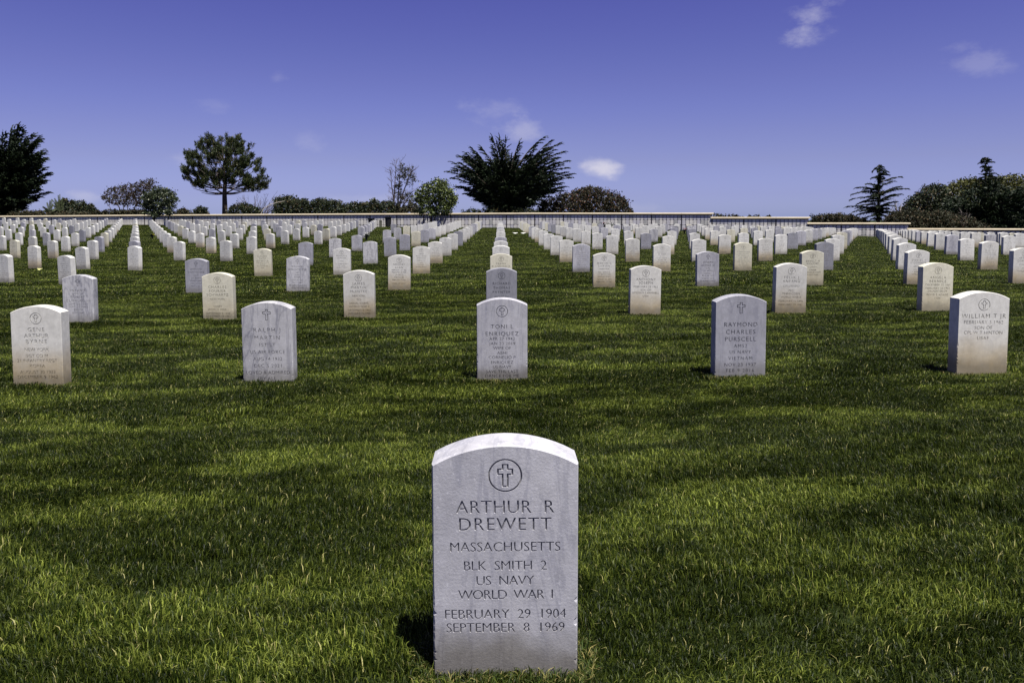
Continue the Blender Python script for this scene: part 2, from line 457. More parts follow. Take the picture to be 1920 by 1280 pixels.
NM = [niche_mat('niche_marble_pale', (0.66, 0.63, 0.58), (0.47, 0.45, 0.43)),
      niche_mat('niche_marble_lilac', (0.54, 0.52, 0.54), (0.38, 0.37, 0.40)),
      niche_mat('niche_marble_grey', (0.45, 0.44, 0.40), (0.28, 0.28, 0.28))]
PMESH = [panel_mesh('niche_cover', m) for m in NM]
rnd = random.Random(5)
sections = [  # photo x0, x1, top y at x0, at x1, label, group
    (-230, 580, 408.5, 400.9), (580, 1335, 400.9, 399.0), (1335, 1516, 407.0, 407.0), (1516, 1704, 417.6, 417.6), (1704, 2040, 428.2, 428.9)]


def top_z(x, y): return at(x, y, 57.5 / (1 + .1648 * (x - 937) / F_PX)).z


wall_specs = [
    ([(-230, 409.3), (0, 404.8), (300, 402.5), (580, 400.8), (1000, 399.0), (1335, 399.1)],
     'longest and tallest stretch of the niche wall, behind the left and centre rows'),
    ([(1335, 407.0), (1516, 407.0)], 'niche wall stretch one step down, right of the long wall'),
    ([(1516, 417.6), (1704, 417.6)], 'niche wall stretch two steps down, at the end of the right-hand alley'),
    ([(1704, 428.2), (2060, 429.2)], 'lowest niche wall stretch, at the far right below the dark trees')]
for wi, (prof, lab) in enumerate(wall_specs):
    s0, s1 = wall_s(prof[0][0]), wall_s(prof[-1][0])
    ss = [wall_s(p[0]) for p in prof]; zs = [top_z(*p) for p in prof]
    zt = lambda s: float(np.interp(s, ss, zs))
    root = link(bpy.data.objects.new('columbarium_wall', None)); root.matrix_world = WM @ Matrix.Translation((s0, 0, 0))
    tag(root, lab, 'wall', 'stepped stretches of the columbarium wall')
    L = s1 - s0
    # core, following the top
    nseg = max(2, int(L / 4)); v = []; f = []
    for i in range(nseg + 1):
        s = L * i / nseg; z1 = zt(s0 + s) - 0.15; z0 = -1.2
        v += [(s, 0, z0), (s, 0, z1), (s, 0.62, z1), (s, 0.62, z0)]
    for i in range(nseg):
        a = i * 4; b_ = a + 4
        f += [(a, b_, b_ + 1, a + 1), (a + 1, b_ + 1, b_ + 2, a + 2), (a + 2, b_ + 2, b_ + 3, a + 3)]
    f += [(0, 1, 2, 3), (nseg * 4, nseg * 4 + 3, nseg * 4 + 2, nseg * 4 + 1)]
    mesh_obj('wall_core', v, f, M_WALL, root)
    nb = max(1, round(L / BAY)); bay = L / nb
    cap_v = []
    panels = []
    for k in range(nb):
        a = k * bay; za, zb = zt(s0 + a), zt(s0 + a + bay)
        e0 = -0.10 if k == 0 else 0.006; e1 = 0.10 if k == nb - 1 else -0.006
        m = MB()
        for (y0, y1, t0, t1) in ((-0.10, 0.72, 0.10, 0.0),):
            v = []
            for (x, zz_) in ((a + e0, za), (a + bay + e1, zb)):
                v += [(x, y0, zz_ - t0), (x, y1, zz_ - t0), (x, y1, zz_ - t1 - .02), (x, y1 - .02, zz_ - t1), (x, y0 + .02, zz_ - t1), (x, y0, zz_ - t1 - .02)]
            m.add(v, [(0, 6, 11, 5), (5, 11, 10, 4), (4, 10, 9, 3), (3, 9, 8, 2), (2, 8, 7, 1), (1, 7, 6, 0), (0, 5, 4, 3, 2, 1), (6, 7, 8, 9, 10, 11)])
        m.obj('cap_stone', M_CAP, root)
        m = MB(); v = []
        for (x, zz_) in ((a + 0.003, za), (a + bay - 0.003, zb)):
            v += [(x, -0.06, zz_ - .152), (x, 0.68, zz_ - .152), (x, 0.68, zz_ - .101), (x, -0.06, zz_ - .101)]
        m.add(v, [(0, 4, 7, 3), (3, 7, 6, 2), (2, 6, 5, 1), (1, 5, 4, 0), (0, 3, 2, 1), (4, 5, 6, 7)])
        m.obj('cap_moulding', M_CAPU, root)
        m = MB(); m.box(a - 0.028, a + 0.028, -0.022, -0.002, -1.1, za - 0.155)
        m.obj('pilaster_strip', M_SEAM, root)
        gap = (bay - 0.06) / 8
        for q in range(8):
            s = a + 0.03 + gap * (q + 0.5); zc = zt(s0 + s)
            for r_ in range(3):
                panels.append((s, zc - 0.165 - NICHE_H * (r_ + 0.5)))
    # ~300 largest showing become parts, the rest one stuff mesh
    def vis(p):
        w = WM @ Vector((s0 + p[0], 0, p[1])); x, y, zc = project(w)
        return (-20 < x < 1945) and w.z > gz(w.x, w.y) - 0.1, zc
    pv = [(p, *vis(p)) for p in panels]
    show = sorted([t for t in pv if t[1]], key=lambda t: t[2])[:300]
    keep = set(id(t[0]) for t in show); rest = MB()
    for p in panels:
        kind = rnd.choices((0, 1, 2), (5, 4, 1.6))[0]
        if id(p) in keep:
            o = bpy.data.objects.new('niche_cover', PMESH[kind]); o.location = (p[0], -0.001, p[1]); link(o, root)
        else:
            rest.box(p[0] - PW / 2, p[0] + PW / 2, -PT, -0.001, p[1] - PH / 2, p[1] + PH / 2)
    if rest.v: tag(rest.obj('niche_cover_row', NM[0], root), kind='stuff')


# ------------------------------------------------------------------ headstones
SW, STH, SH, RISE, BURY = 0.33, 0.10, 0.515, 0.043, 0.16


def outline(seed, w=SW, h=SH, n=22, chip=1.0, inset=0.0):
    """front outline of a headstone, counter-clockwise in (x, z), with string-trimmer chips low on its edges"""
    r = random.Random(seed); pts = []
    hw = w / 2 - inset; zsh = h - RISE - inset * .3
    Rr = (hw * hw + RISE * RISE) / (2 * RISE)
    side = [-BURY, 0.0]
    zc = 0.012
    while zc < 0.17:
        side.append(zc); zc += r.uniform(0.003, 0.008)
    side += [0.2, 0.28, 0.38]

    def ch(z):
        k = r.random()
        if chip and 0.0 < z < 0.175:
            return chip * (0.0016 * k + (0.0035 if k > 0.88 else 0))
        return 0.0
    for z in side: pts.append((hw - ch(z), z))
    a0 = math.asin(min(1, hw / Rr))
    for i in range(n + 1):
        a = a0 - 2 * a0 * i / n
        pts.append((Rr * math.sin(a), h - inset - Rr + Rr * math.cos(a)))
    for z in side[::-1]: pts.append((-hw + ch(z), z))
    return pts


def text_loops(body, zc, cap, width=None, thin=-0.006):
    cu = bpy.data.curves.new('tmp', 'FONT'); cu.body = body; cu.align_x = 'CENTER'; cu.resolution_u = 3
    cu.dimensions = '2D'; cu.fill_mode = 'NONE'; cu.offset = thin
    ob = bpy.data.objects.new('tmp', cu)

    def get(sp):
        cu.space_character = sp; me = ob.to_mesh()
        co = [(v.co.x, v.co.y) for v in me.vertices]; ed = [tuple(e.vertices) for e in me.edges]
        ob.to_mesh_clear(); return co, ed
    sc = cap / 0.70
    if width:
        w1 = [c[0] for c in get(1.0)[0]]; w2 = [c[0] for c in get(1.5)[0]]
        a, b_ = (max(w1) - min(w1)) * sc, (max(w2) - min(w2)) * sc
        sp = 1.0 + 0.5 * (width - a) / max(1e-6, b_ - a)
        sp = min(1.8, max(0.85, sp))
    else: sp = 1.18
    co, ed = get(sp)
    xs = [c[0] for c in co]; cxm = (max(xs) + min(xs)) / 2; wd = (max(xs) - min(xs)) * sc
    sx = sc * (min(1.2, max(0.72, width / wd)) if width else 1)
    nb = {}
    for a, b_ in ed: nb.setdefault(a, []).append(b_); nb.setdefault(b_, []).append(a)
    seen = set(); loops = []
    for s in range(len(co)):
        if s in seen or s not in nb: continue
        lp = [s]; seen.add(s); cur = s
        while True:
            nx_ = [q for q in nb[cur] if q not in seen]
            if not nx_: break
            cur = nx_[0]; seen.add(cur); lp.append(cur)
        if len(lp) > 2: loops.append([((co[i][0] - cxm) * sx, zc - cap / 2 + co[i][1] * sc) for i in lp])
    bpy.data.objects.remove(ob); bpy.data.curves.remove(cu)
    return loops


def circ(r, zc, n=40): return [(r * math.cos(2 * math.pi * i / n), zc + r * math.sin(2 * math.pi * i / n)) for i in range(n)]


def cross(zc, h, w, t, g):
    hw, ht = w / 2 + g, t / 2 + g; top, bot = zc + h / 2 + g, zc - h / 2 - g; ay = zc + h * 0.17
    return [(-ht, bot), (ht, bot), (ht, ay - ht), (hw, ay - ht), (hw, ay + ht), (ht, ay + ht), (ht, top), (-ht, top), (-ht, ay + ht), (-hw, ay + ht), (-hw, ay - ht), (-ht, ay - ht)]


def emblem_loops(kind, zc, s=1.0):
    if kind == 'ring':
        return [circ(0.0385 * s, zc), circ(0.0345 * s, zc), cross(zc, 0.050 * s, 0.033 * s, 0.012 * s, 0.0016 * s), cross(zc, 0.050 * s, 0.033 * s, 0.012 * s, -0.0022 * s)]
    if kind == 'cross':
        return [cross(zc, 0.070 * s, 0.050 * s, 0.014 * s, 0.002 * s), cross(zc, 0.070 * s, 0.050 * s, 0.014 * s, -0.0022 * s)]
    return []


def inside(P, loops):
    x, z = P[:, 0], P[:, 1]; c = np.zeros(len(P), int)
    for lp in loops:
        q = np.array(lp); x0, z0 = q[:, 0], q[:, 1]; x1, z1 = np.roll(x0, -1), np.roll(z0, -1)
        sel = (z >= z0.min()) & (z <= z0.max()) & (x <= x0.max())
        if not sel.any(): continue
        X, Z = x[sel][:, None], z[sel][:, None]
        cr = ((z0 > Z) != (z1 > Z)) & (X < (x1 - x0) * (Z - z0) / np.where(z1 == z0, 1e-9, z1 - z0) + x0)
        c[sel] += cr.sum(1)
    return c % 2 == 1


def carved_stone(seed, mat_key, lines, emblem, h=SH, chip=1.0, depth=0.0024, esc=1.0, emblem_z=None):
    """headstone whose letters and emblem are really cut into the face: body mesh + inscription + emblem parts"""
    ins, bev = 0.003, 0.003
    A = outline(seed, h=h, chip=chip, inset=ins); B = outline(seed, h=h, chip=0); bev = 0.0045
    el = emblem_loops(emblem, h - (emblem_z or 0.082), esc); tl = []
    groups = [('emblem', el)]
    for ln in lines:
        g_ = text_loops(ln[0], h - ln[1], ln[2], ln[3] if len(ln) > 3 else None, -0.017 if emblem_z else -0.004); tl += g_; groups.append(('inscription_line', g_))
    V = []; E = []; allp = [A] + tl + el
    for lp in allp:
        n0 = len(V); V += [Vector((p[0], p[1])) for p in lp]
        E += [(n0 + i, n0 + (i + 1) % len(lp)) for i in range(len(lp))]
    vo, eo, fo, *_ = delaunay_2d_cdt(V, E, [], 0, 1e-6)
    P = np.array([(v.x, v.y) for v in vo]); F = np.array([tuple(f_) for f_ in fo if len(f_) == 3])
    cen = P[F].mean(1)
    ino = inside(cen, [A]); part = {}
    masks = [inside(cen, g_) if g_ else np.zeros(len(cen), bool) for _, g_ in groups]
    face = F[ino & ~np.any(masks, axis=0)]
    v = [(p[0], 0.0, p[1]) for p in P]; f_ = [tuple(t) for t in face]
    nA = len(v); n = len(B)
    v += [(p[0], 0.0, p[1]) for p in A]; v += [(p[0], bev, p[1]) for p in B]; v += [(p[0], STH - bev, p[1]) for p in B]; v += [(p[0], STH, p[1]) for p in A]
    for k in range(3):
        for i in range(n):
            j = (i + 1) % n
            f_.append((nA + k * n + i, nA + k * n + j, nA + (k + 1) * n + j, nA + (k + 1) * n + i))
    f_.append(tuple(nA + 3 * n + i for i in range(n))[::-1])
    root = mesh_obj('headstone', v, f_, MAT[mat_key])
    for (nm, lps), mk in zip(groups, masks):
        if not lps: continue
        fl = F[ino & mk]
        used = np.unique(fl); mp = {int(a): i for i, a in enumerate(used)}
        v = [(P[a][0], depth, P[a][1]) for a in used]; f_ = [tuple(mp[int(a)] for a in t) for t in fl]; nfl = len(f_)
        for lp in lps:
            n0 = len(v); m_ = len(lp)
            v += [(p[0], 0, p[1]) for p in lp] + [(p[0], depth, p[1]) for p in lp]
            f_ += [(n0 + i, n0 + (i + 1) % m_, n0 + m_ + (i + 1) % m_, n0 + m_ + i) for i in range(m_)]
        o_ = mesh_obj(nm, v, f_, [MAT_CUT[mat_key], MAT[mat_key]], root)
        o_.data.polygons.foreach_set('material_index', [0] * nfl + [1] * (len(f_) - nfl))
    return root


def plain_stone_mesh(name, seed, mat, h):
    ins = 0.004
    A = outline(seed, h=h, chip=0.8, inset=ins, n=12); B = outline(seed, h=h, chip=0, n=12); n = len(A)
    v = [(p[0], 0, p[1]) for p in A] + [(p[0], ins, p[1]) for p in B] + [(p[0], STH - ins, p[1]) for p in B] + [(p[0], STH, p[1]) for p in A]
    f_ = [tuple(range(n))]
    for k in range(3): f_ += [(k * n + i, k * n + (i + 1) % n, (k + 1) * n + (i + 1) % n, (k + 1) * n + i) for i in range(n)]
    f_.append(tuple(3 * n + i for i in range(n))[::-1])
    me = bpy.data.meshes.new(name); me.from_pydata(v, [], f_); me.materials.append(mat); return me


STOCK = {k: [plain_stone_mesh('headstone', 40 + i, MATL[k], SH + d) for i, d in enumerate((-0.014, 0.0, 0.012))] for k in MK}

CAPB, CAPS = 0.029, 0.023
S = CAPS
INS = {  # (row, column): (material, emblem, [(text, distance of its middle below the top, cap height, width)])
    (1, 0): ('grey', 'ring', [('ARTHUR  R', .141, .030, .223), ('DREWETT', .181, .030, .209), ('MASSACHUSETTS', .234, .0225, .250),
                              ('BLK  SMITH  2', .278, .0225, .188), ('US  NAVY', .313, .0225, .132), ('WORLD  WAR  I', .346, .0225, .216),
                              ('FEBRUARY  29  1904', .392, .0225, .276), ('SEPTEMBER  8  1969', .424, .0225, .270)]),
    (2, -2): ('stain', 'ring', [('GENE', .156, .028, .110), ('ARTHUR', .197, .028, .160), ('BYRNE', .236, .028, .140), ('NEW YORK', .289, .022, .16),
                                ('SGT CO M', .331, .022, .14), ('21 INFANTRY REGT', .363, .022, .262), ('KOREA', .398, .022, .10),
                                ('AUGUST 30 1933', .439, .022, .23), ('DECEMBER 9 1962', .472, .022, .262)]),
    (2, -1): ('vein', 'cross', [('RALPH J', .1815, .027, .175), ('MARTIN', .233, .027, .165), ('1ST LT', .280, .023, .105), ('US AIR FORCE', .327, .023, .228),
                                ('AUG 14 1932', .373, .023, .19), ('DEC 5 2021', .419, .023, .18), ('LOVED & ADMIRED', .464, .023, .288), ('BY ALL', .505, .023, .105)]),
    (2, 0): ('grey', 'ring', [('TONI L', .182, .027, .145), ('ENRIQUEZ', .229, .027, .215), ('APR 27 1942', .262, .020, .165), ('JAN 23 2019', .293, .020, .17),
                               ('WIFE OF', .323, .020, .115), ('ABHI', .355, .020, .065), ('CORNELIO P', .384, .020, .175), ('ENRIQUEZ', .417, .020, .145),
                               ('US NAVY', .447, .020, .12), ('SAVE THE LAST', .478, .020, .21), ('DANCE FOR ME', .506, .020, .22)]),
    (2, 1): ('slate', 'cross', [('RAYMOND', .189, .028, .215), ('CHARLES', .237, .028, .19), ('PURSCELL', .284, .028, .20), ('AMS2', .328, .022, .085), ('US NAVY', .368, .022, .14),
                               ('VIETNAM', .409, .022, .155), ('NOV 23 1937', .451, .022, .205), ('FEB 9 2016', .489, .022, .18)]),
    (2, 2): ('stain', 'ring', [('WILLIAM T JR', .154, .028, .288), ('FEBRUARY 3 1962', .194, .022, .255), ('SON OF', .229, .022, .115), ('CPL W T HINTON', .261, .022, .25), ('USAF', .296, .022, .075)]),
    (3, -3): ('vein', 'cross', [('INFANT', .168, .025, .16), ('SON OF', .205, .020, .11), ('ROBERT', .240, .025, .15), ('CLIFFORD III', .282, .025, .25), ('SEPT 20 1963', .318, .02, .2), ('SEPT 21 1963', .348, .02, .2), ('SON OF', .38, .02, .1), ('SSGT USAF', .413, .02, .13)]),
    (3, -2): ('cream', 'ring', [('CHARLES', .155, .028, .195), ('FOURIER', .198, .028, .18), ('SCHWARTZ', .240, .028, .235), ('NEW YORK', .288, .022, .16), ('USNRF', .366, .022, .09), ('WORLD WAR I', .400, .022, .22), ('SEPTEMBER 3 1894', .443, .022, .26), ('DECEMBER 18 1961', .474, .022, .26)]),
    (3, -1): ('stain', 'ring', [('JAMES', .144, .028, .135), ('MARTIN', .185, .028, .162), ('McENTEE', .227, .028, .18), ('NEW YORK', .275, .022, .14), ('TEC5', .317, .022, .05), ('SIGNAL CORPS', .355, .022, .205), ('WORLD WAR II', .391, .022, .215), ('DECEMBER 8 1901', .431, .022, .24), ('JANUARY 16 1962', .465, .022, .24)]),
    (3, 0): ('dark', 'ring', [('RICHARD', .165, .027, .19), ('THOMAS', .212, .027, .18), ('PAYNTER', .258, .027, .19), ('MICHIGAN', .31, .022, .15)]),
    (3, 1): ('stain', 'ring', [('ANTHONY', .147, .028, .215), ('JOSEPH', .1845, .028, .15), ('FEBRUARY 15 1962', .226, .021, .26), ('SON OF', .260, .021, .11), ('GMGSN R E HAMMELL', .291, .021, .292), ('USN', .325, .021, .06)]),
    (3, 2): ('stain', 'ring', [('FELIX J', .150, .028, .155), ('ANFANG', .190, .028, .185), ('COLORADO', .242, .021, .175), ('PFC', .292, .021, .05), ('TRANS CORPS', .324, .021, .19), ('WORLD WAR II', .361, .021, .21), ('FEBRUARY 15 1896', .403, .021, .26), ('FEBRUARY 19 1962', .440, .021, .255)]),
    (3, 3): ('cream', 'ring', [('ANGELA', .155, .028, .175), ('BERNICE', .195, .028, .18), ('DECEMBER 23 1961', .233, .021, .262), ('FEBRUARY 28 1962', .269, .021, .26), ('DAUGHTER OF', .300, .021, .21), ('REV D E ADAMS', .338, .021, .23), ('USN', .374, .021, .06)]),
    (4, -3): ('slate', 'cross', [('ANTONIO', .16, .025, .17), ('DOMINGUEZ', .205, .025, .25), ('SGT', .255, .021, .07), ('US ARMY', .295, .021, .15), ('WORLD WAR II', .335, .021, .2), ('JUN 10 1924', .375, .021, .17), ('MAY 2 2014', .415, .021, .17)]),
    (4, -2): ('vein', 'cross', [('WILLIAM J', .155, .025, .18), ('WOLFSTETTER', .20, .027, .28), ('SGT', .245, .02, .05), ('USMC', .28, .02, .08), ('KOREA', .315, .02, .09), ('OCT 9 1931', .36, .02, .16), ('DEC 1 2007', .40, .02, .16), ('BELOVED HUSBAND', .44, .02, .25), ('AND FATHER', .475, .02, .18)]),
    (4, -1): ('stain', 'ring', [('GREGORY', .145, .027, .18), ('ALAN', .19, .027, .12), ('FEBRUARY 17 1962', .23, .02, .22), ('FEBRUARY 17 1962', .262, .02, .21), ('JAMES', .30, .025, .12), ('ARTHUR', .34, .025, .15), ('FEBRUARY 17 1962', .378, .02, .2), ('SONS OF SSGT', .43, .02, .2)]),
    (4, 0): ('cream', 'ring', [('FRANK', .15, .027, .15), ('BLANDING JR', .19, .027, .28)]),
    (4, 1): ('stain', 'ring', [('MARTIN C', .155, .027, .21), ('LARSEN', .195, .027, .17), ('NEBRASKA', .24, .02, .15), ('PFC BTRY C', .29, .02, .17), ('57 ARTY CAC', .32, .02, .19), ('WORLD WAR I', .355, .02, .2), ('AUGUST 21 1895', .395, .02, .22), ('FEBRUARY 13 1962', .43, .02, .24)]),
    (4, 2): ('grey', 'cross', [('JOSEPH', .16, .026, .15), ('GOMEZ JR', .205, .026, .2), ('CPL', .25, .02, .06), ('US ARMY', .285, .02, .13), ('KOREA', .325, .02, .1), ('AUG 20 1929', .36, .02, .18), ('MAR 8 2011', .40, .02, .17), ('FOREVER LOVED', .44, .02, .22)]),
    (4, 3): ('cream', 'ring', [('ERNEST H', .155, .027, .2), ('WOLFORD', .195, .027, .19), ('ILLINOIS', .245, .02, .14), ('GUNNER', .29, .02, .11), ('US MARINE CORPS', .325, .02, .24), ('WORLD WAR I', .36, .02, .19)]),
    (4, 4): ('stain', 'ring', [('DANIEL J', .15, .027, .2), ("O'CONNOR", .19, .027, .24), ('NEW YORK', .245, .02, .14), ('CPL CO L', .29, .02, .16), ('7 INFANTRY', .325, .02, .18), ('WORLD WAR II', .36, .02, .2)]),
    (4, 5): ('stain', 'ring', [('ARTHUR', .15, .027, .16), ('COFFMAN', .19, .027, .2), ('MISSOURI', .245, .02, .14), ('PVT', .30, .02, .06), ('WORLD WAR I', .345, .02, .2)]),
    (5, -3): ('cream', 'ring', [('ANTHONY', .15, .026, .19), ('WAYNE', .19, .026, .14), ('NOVEMBER 27 1961', .235, .02, .24), ('FEBRUARY 10 1962', .27, .02, .25), ('SON OF', .305, .02, .1), ('CPL J E WEAVER', .34, .02, .22), ('USMC', .375, .02, .06)]),
    (5, -2): ('white', 'ring', [('FRANCIS X', .15, .026, .2), ('DUNCAN', .19, .026, .16), ('OHIO', .25, .02, .07), ('LT COMMANDER', .305, .02, .22), ('US NAVY', .34, .02, .13), ('WORLD WAR II', .375, .02, .2)]),
    (5, -1): ('stain', 'ring', [('FRED', .15, .026, .09), ('ROLLAND', .19, .026, .19), ('STEVENS', .23, .026, .17), ('MINNESOTA', .275, .02, .16), ('BM2', .32, .02, .05), ('US NAVY', .36, .02, .12), ('WORLD WAR I', .40, .02, .2)]),
}
WIDX = {}
G_CEN = 'headstones in straight rows on the lawn'
G_LEFT = 'headstones of the angled block on the left'
MISSING = {(8, 0), (9, -3), (13, 1)}
KIND_AT = {(5, 0): 'white', (6, 0): 'white', (7, 0): 'grey', (5, 1): 'grey', (6, 1): 'stain', (7, 1): 'white', (8, 1): 'white', (5, 2): 'stain', (5, 3): 'cream', (6, 2): 'stain',
           (6, 3): 'white', (5, 4): 'dark', (6, 4): 'stain', (6, 5): 'white', (7, 5): 'white', (5, 5): 'white', (5, 6): 'stain', (6, 6): 'white', (6, 7): 'white', (6, -3): 'slate',
           (6, -2): 'vein', (6, -1): 'stain', (7, -3): 'vein', (7, -2): 'slate', (7, -1): 'white', (8, -3): 'grey', (8, -2): 'slate', (9, -3): 'grey', (9, -2): 'cream', (8, -1): 'white',
           (10, -3): 'grey', (10, -2): 'slate', (9, -1): 'dark', (11, -3): 'vein', (12, -3): 'cream', (8, 3): 'slate', (7, 2): 'white', (8, 2): 'white', (7, 3): 'stain', (7, 4): 'stain',
           (7, 6): 'white', (7, 7): 'white', (8, 5): 'white', (8, 6): 'dark', (8, 7): 'cream', (9, 4): 'white', (14, -4): 'dark', (9, 5): 'stain', (10, 5): 'slate', (9, 7): 'grey'}
ordn = lambda n: {1: 'first', 2: 'second', 3: 'third', 4: 'fourth', 5: 'fifth', 6: 'sixth', 7: 'seventh', 8: 'eighth', 9: 'ninth', 10: 'tenth', 11: 'eleventh', 12: 'twelfth',
                  13: 'thirteenth', 14: 'fourteenth', 15: 'fifteenth', 16: 'sixteenth', 17: 'seventeenth', 18: 'eighteenth', 19: 'nineteenth', 20: 'twentieth'}.get(n, str(n) + 'th')
D1, STEP, SPC, X0, TILT, SHEAR = 1.64413, 3.17805, 1.541844, 0.01254, -0.04105, 0.0027226
rnd = random.Random(11)
cells = []
for k in range(1, 19):
    for i in range(-6, 30):
        if k == 1 and i: continue
        if (k, i) in MISSING or i < -3 and (k, i) != (14, -4): continue
        X = X0 + SPC * i + SHEAR * (k - 1); Y = D1 + STEP * (k - 1) + TILT * X
        if (i < -2 and k == 9) or Y > wall_y(X) - 0.9: continue
        px = project((X, Y, 0.3))[0]
        if not -70 < px < 1990: continue
        cells.append(dict(b='c', k=k, i=i, X=X, Y=Y, px=px, yaw=0.0))
MMAX = {-1: -1, 0: 0, 1: 2, 2: 3, 3: 4, 4: 6, 5: 7}
for n in range(-2, 13):
    for m_ in range(-14, 18):
        if n < -1 or m_ > MMAX.get(n, n + 3): continue
        X = -8.23396 + 1.472957 * m_ - 1.946055 * n; Y = 16.88189 - 0.575975 * m_ + 4.040449 * n
        if n == 9 and m_ == 10: continue
        if Y > wall_y(X) - 0.9: continue
        px = project((X, Y, 0.3))[0]
        if not -45 < px < 1900: continue
        cells.append(dict(b='l', k=n + 2, i=MMAX.get(n, n + 3) - m_, X=X, Y=Y, px=px, yaw=-R(21.4)))
cells.sort(key=lambda c: c['Y'])
KINDS = ('white', 'cream', 'stain', 'grey', 'vein', 'dark', 'slate')
n_ind = 0; far_mb = {k: MB() for k in KINDS}
for c in cells:
    key = (c['k'], c['i']) if c['b'] == 'c' else None
    z = float(gz(c['X'], c['Y']))
    dz = rnd.uniform(-0.010, 0.010); rz = c['yaw'] + R(rnd.uniform(-1.2, 1.2)); rx = R(rnd.gauss(0, .9)); ry = R(rnd.gauss(0, .55))
    wts = (56, 9, 13, 6, 8, 2, 6) if c['Y'] < 30 else (64, 10, 4, 8, 6, 2, 6)
    kind = rnd.choices(KINDS, wts)[0]
    pick = rnd.randrange(3)
    if key in INS: kind = INS[key][0]
    elif key in KIND_AT: kind = KIND_AT[key]
    n_ind += 1
    if n_ind <= 300:
        if key in INS:
            mk, em, lines = INS[key]
            o = carved_stone(key[0] * 31 + key[1] * 7, mk, lines, em, SH + (0 if key[0] < 3 else dz), 1.25 if key[0] < 3 else 1.0, 0.0032 if key[0] == 1 else 0.0042, 1.0, 0.069 if key[0] == 1 else None)
            if key[0] < 3: rz *= 0.4; dz = 0; rx *= .4; ry *= .4
        else:
            o = link(bpy.data.objects.new('headstone', STOCK[kind][pick]))
        o.location = (c['X'], c['Y'], z); o.rotation_euler = (rx, ry, rz)
        ph = MK[kind][0]
        if c['b'] == 'c':
            i = c['i']
            if c['k'] == 1: lab = 'large mottled grey headstone with ringed cross, alone at the front centre of the lawn'
            elif i == 0: lab = f'{ph} headstone, {ordn(c["k"])} from the front in the central column'
            else: lab = f'{ph} headstone, {ordn(c["k"])} row back, {ordn(abs(i))} {"left" if i < 0 else "right"} of the central column'
            tag(o, lab, 'headstone', G_CEN)
        else:
            lab = f'{ph} headstone, angled left block, {ordn(c["k"])} row back, {ordn(c["i"] + 1)} from right end'
            tag(o, lab, 'headstone', G_LEFT)
    else:
        M = Matrix.Translation((c['X'], c['Y'], z)) @ Matrix.Rotation(rz, 4, 'Z')
        me = STOCK[kind][pick]
        far_mb[kind].add([M @ v.co for v in me.vertices], [tuple(p.vertices) for p in me.polygons])
# the furthest stones, past the three hundred nearest, as one mass
V = []; Fc = []; MI = []
for j, k in enumerate(KINDS):
    n0 = len(V); V += far_mb[k].v; Fc += [tuple(a + n0 for a in f_) for f_ in far_mb[k].f]; MI += [j] * len(far_mb[k].f)
if V:
    o = mesh_obj('headstone_rows', V, Fc, [MAT[k] for k in KINDS])
    o.data.polygons.foreach_set('material_index', MI)
    tag(o, 'small white headstones massed in the furthest rows before the niche wall', 'headstones', kind='stuff')
print('headstones', len(cells))


# ------------------------------------------------------------------ small things among the graves
def bouquet(px, py, zc, label, leaf, petals, s=1.0, seed=1):
    r = random.Random(seed); p = at(px, py, zc); p.z = float(gz(p.x, p.y))
    root = link(bpy.data.objects.new('flower_bouquet', None)); root.location = p; tag(root, label, 'flowers')
    m = MB(); m.tube([(0, 0, -.02), (0, 0, .12 * s)], [.025 * s, .04 * s], 8); m.obj('grave_vase', M_BLACK, root)
    m = MB()
    for _ in range(40):
        a = r.uniform(0, 6.28); e = r.uniform(.2, 1.3); L = r.uniform(.08, .2) * s
        d = Vector((math.cos(a) * math.cos(e), math.sin(a) * math.cos(e), math.sin(e))); b_ = Vector((0, 0, .1 * s)); sd = d.orthogonal().normalized() * .02 * s
        m.add([b_, b_ + d * L * .5 + sd, b_ + d * L, b_ + d * L * .5 - sd], [(0, 1, 2, 3)])
    m.obj('leaves', leaf, root)
    m = MB()
    for _ in range(9):
        a = r.uniform(0, 6.28); q = Vector((math.cos(a) * r.uniform(.02, .1), math.sin(a) * r.uniform(.02, .1), r.uniform(.14, .26))) * s
        for t in range(5):
            b1 = t * 1.257; e = Vector((math.cos(b1), math.sin(b1), .4)) * .035 * s; f2 = Vector((math.cos(b1 + 1), math.sin(b1 + 1), .4)) * .035 * s
            m.add([q, q + e, q + (e + f2) * .75, q + f2], [(0, 1, 2, 3)])
    m.obj('petals', petals, root)
    return root


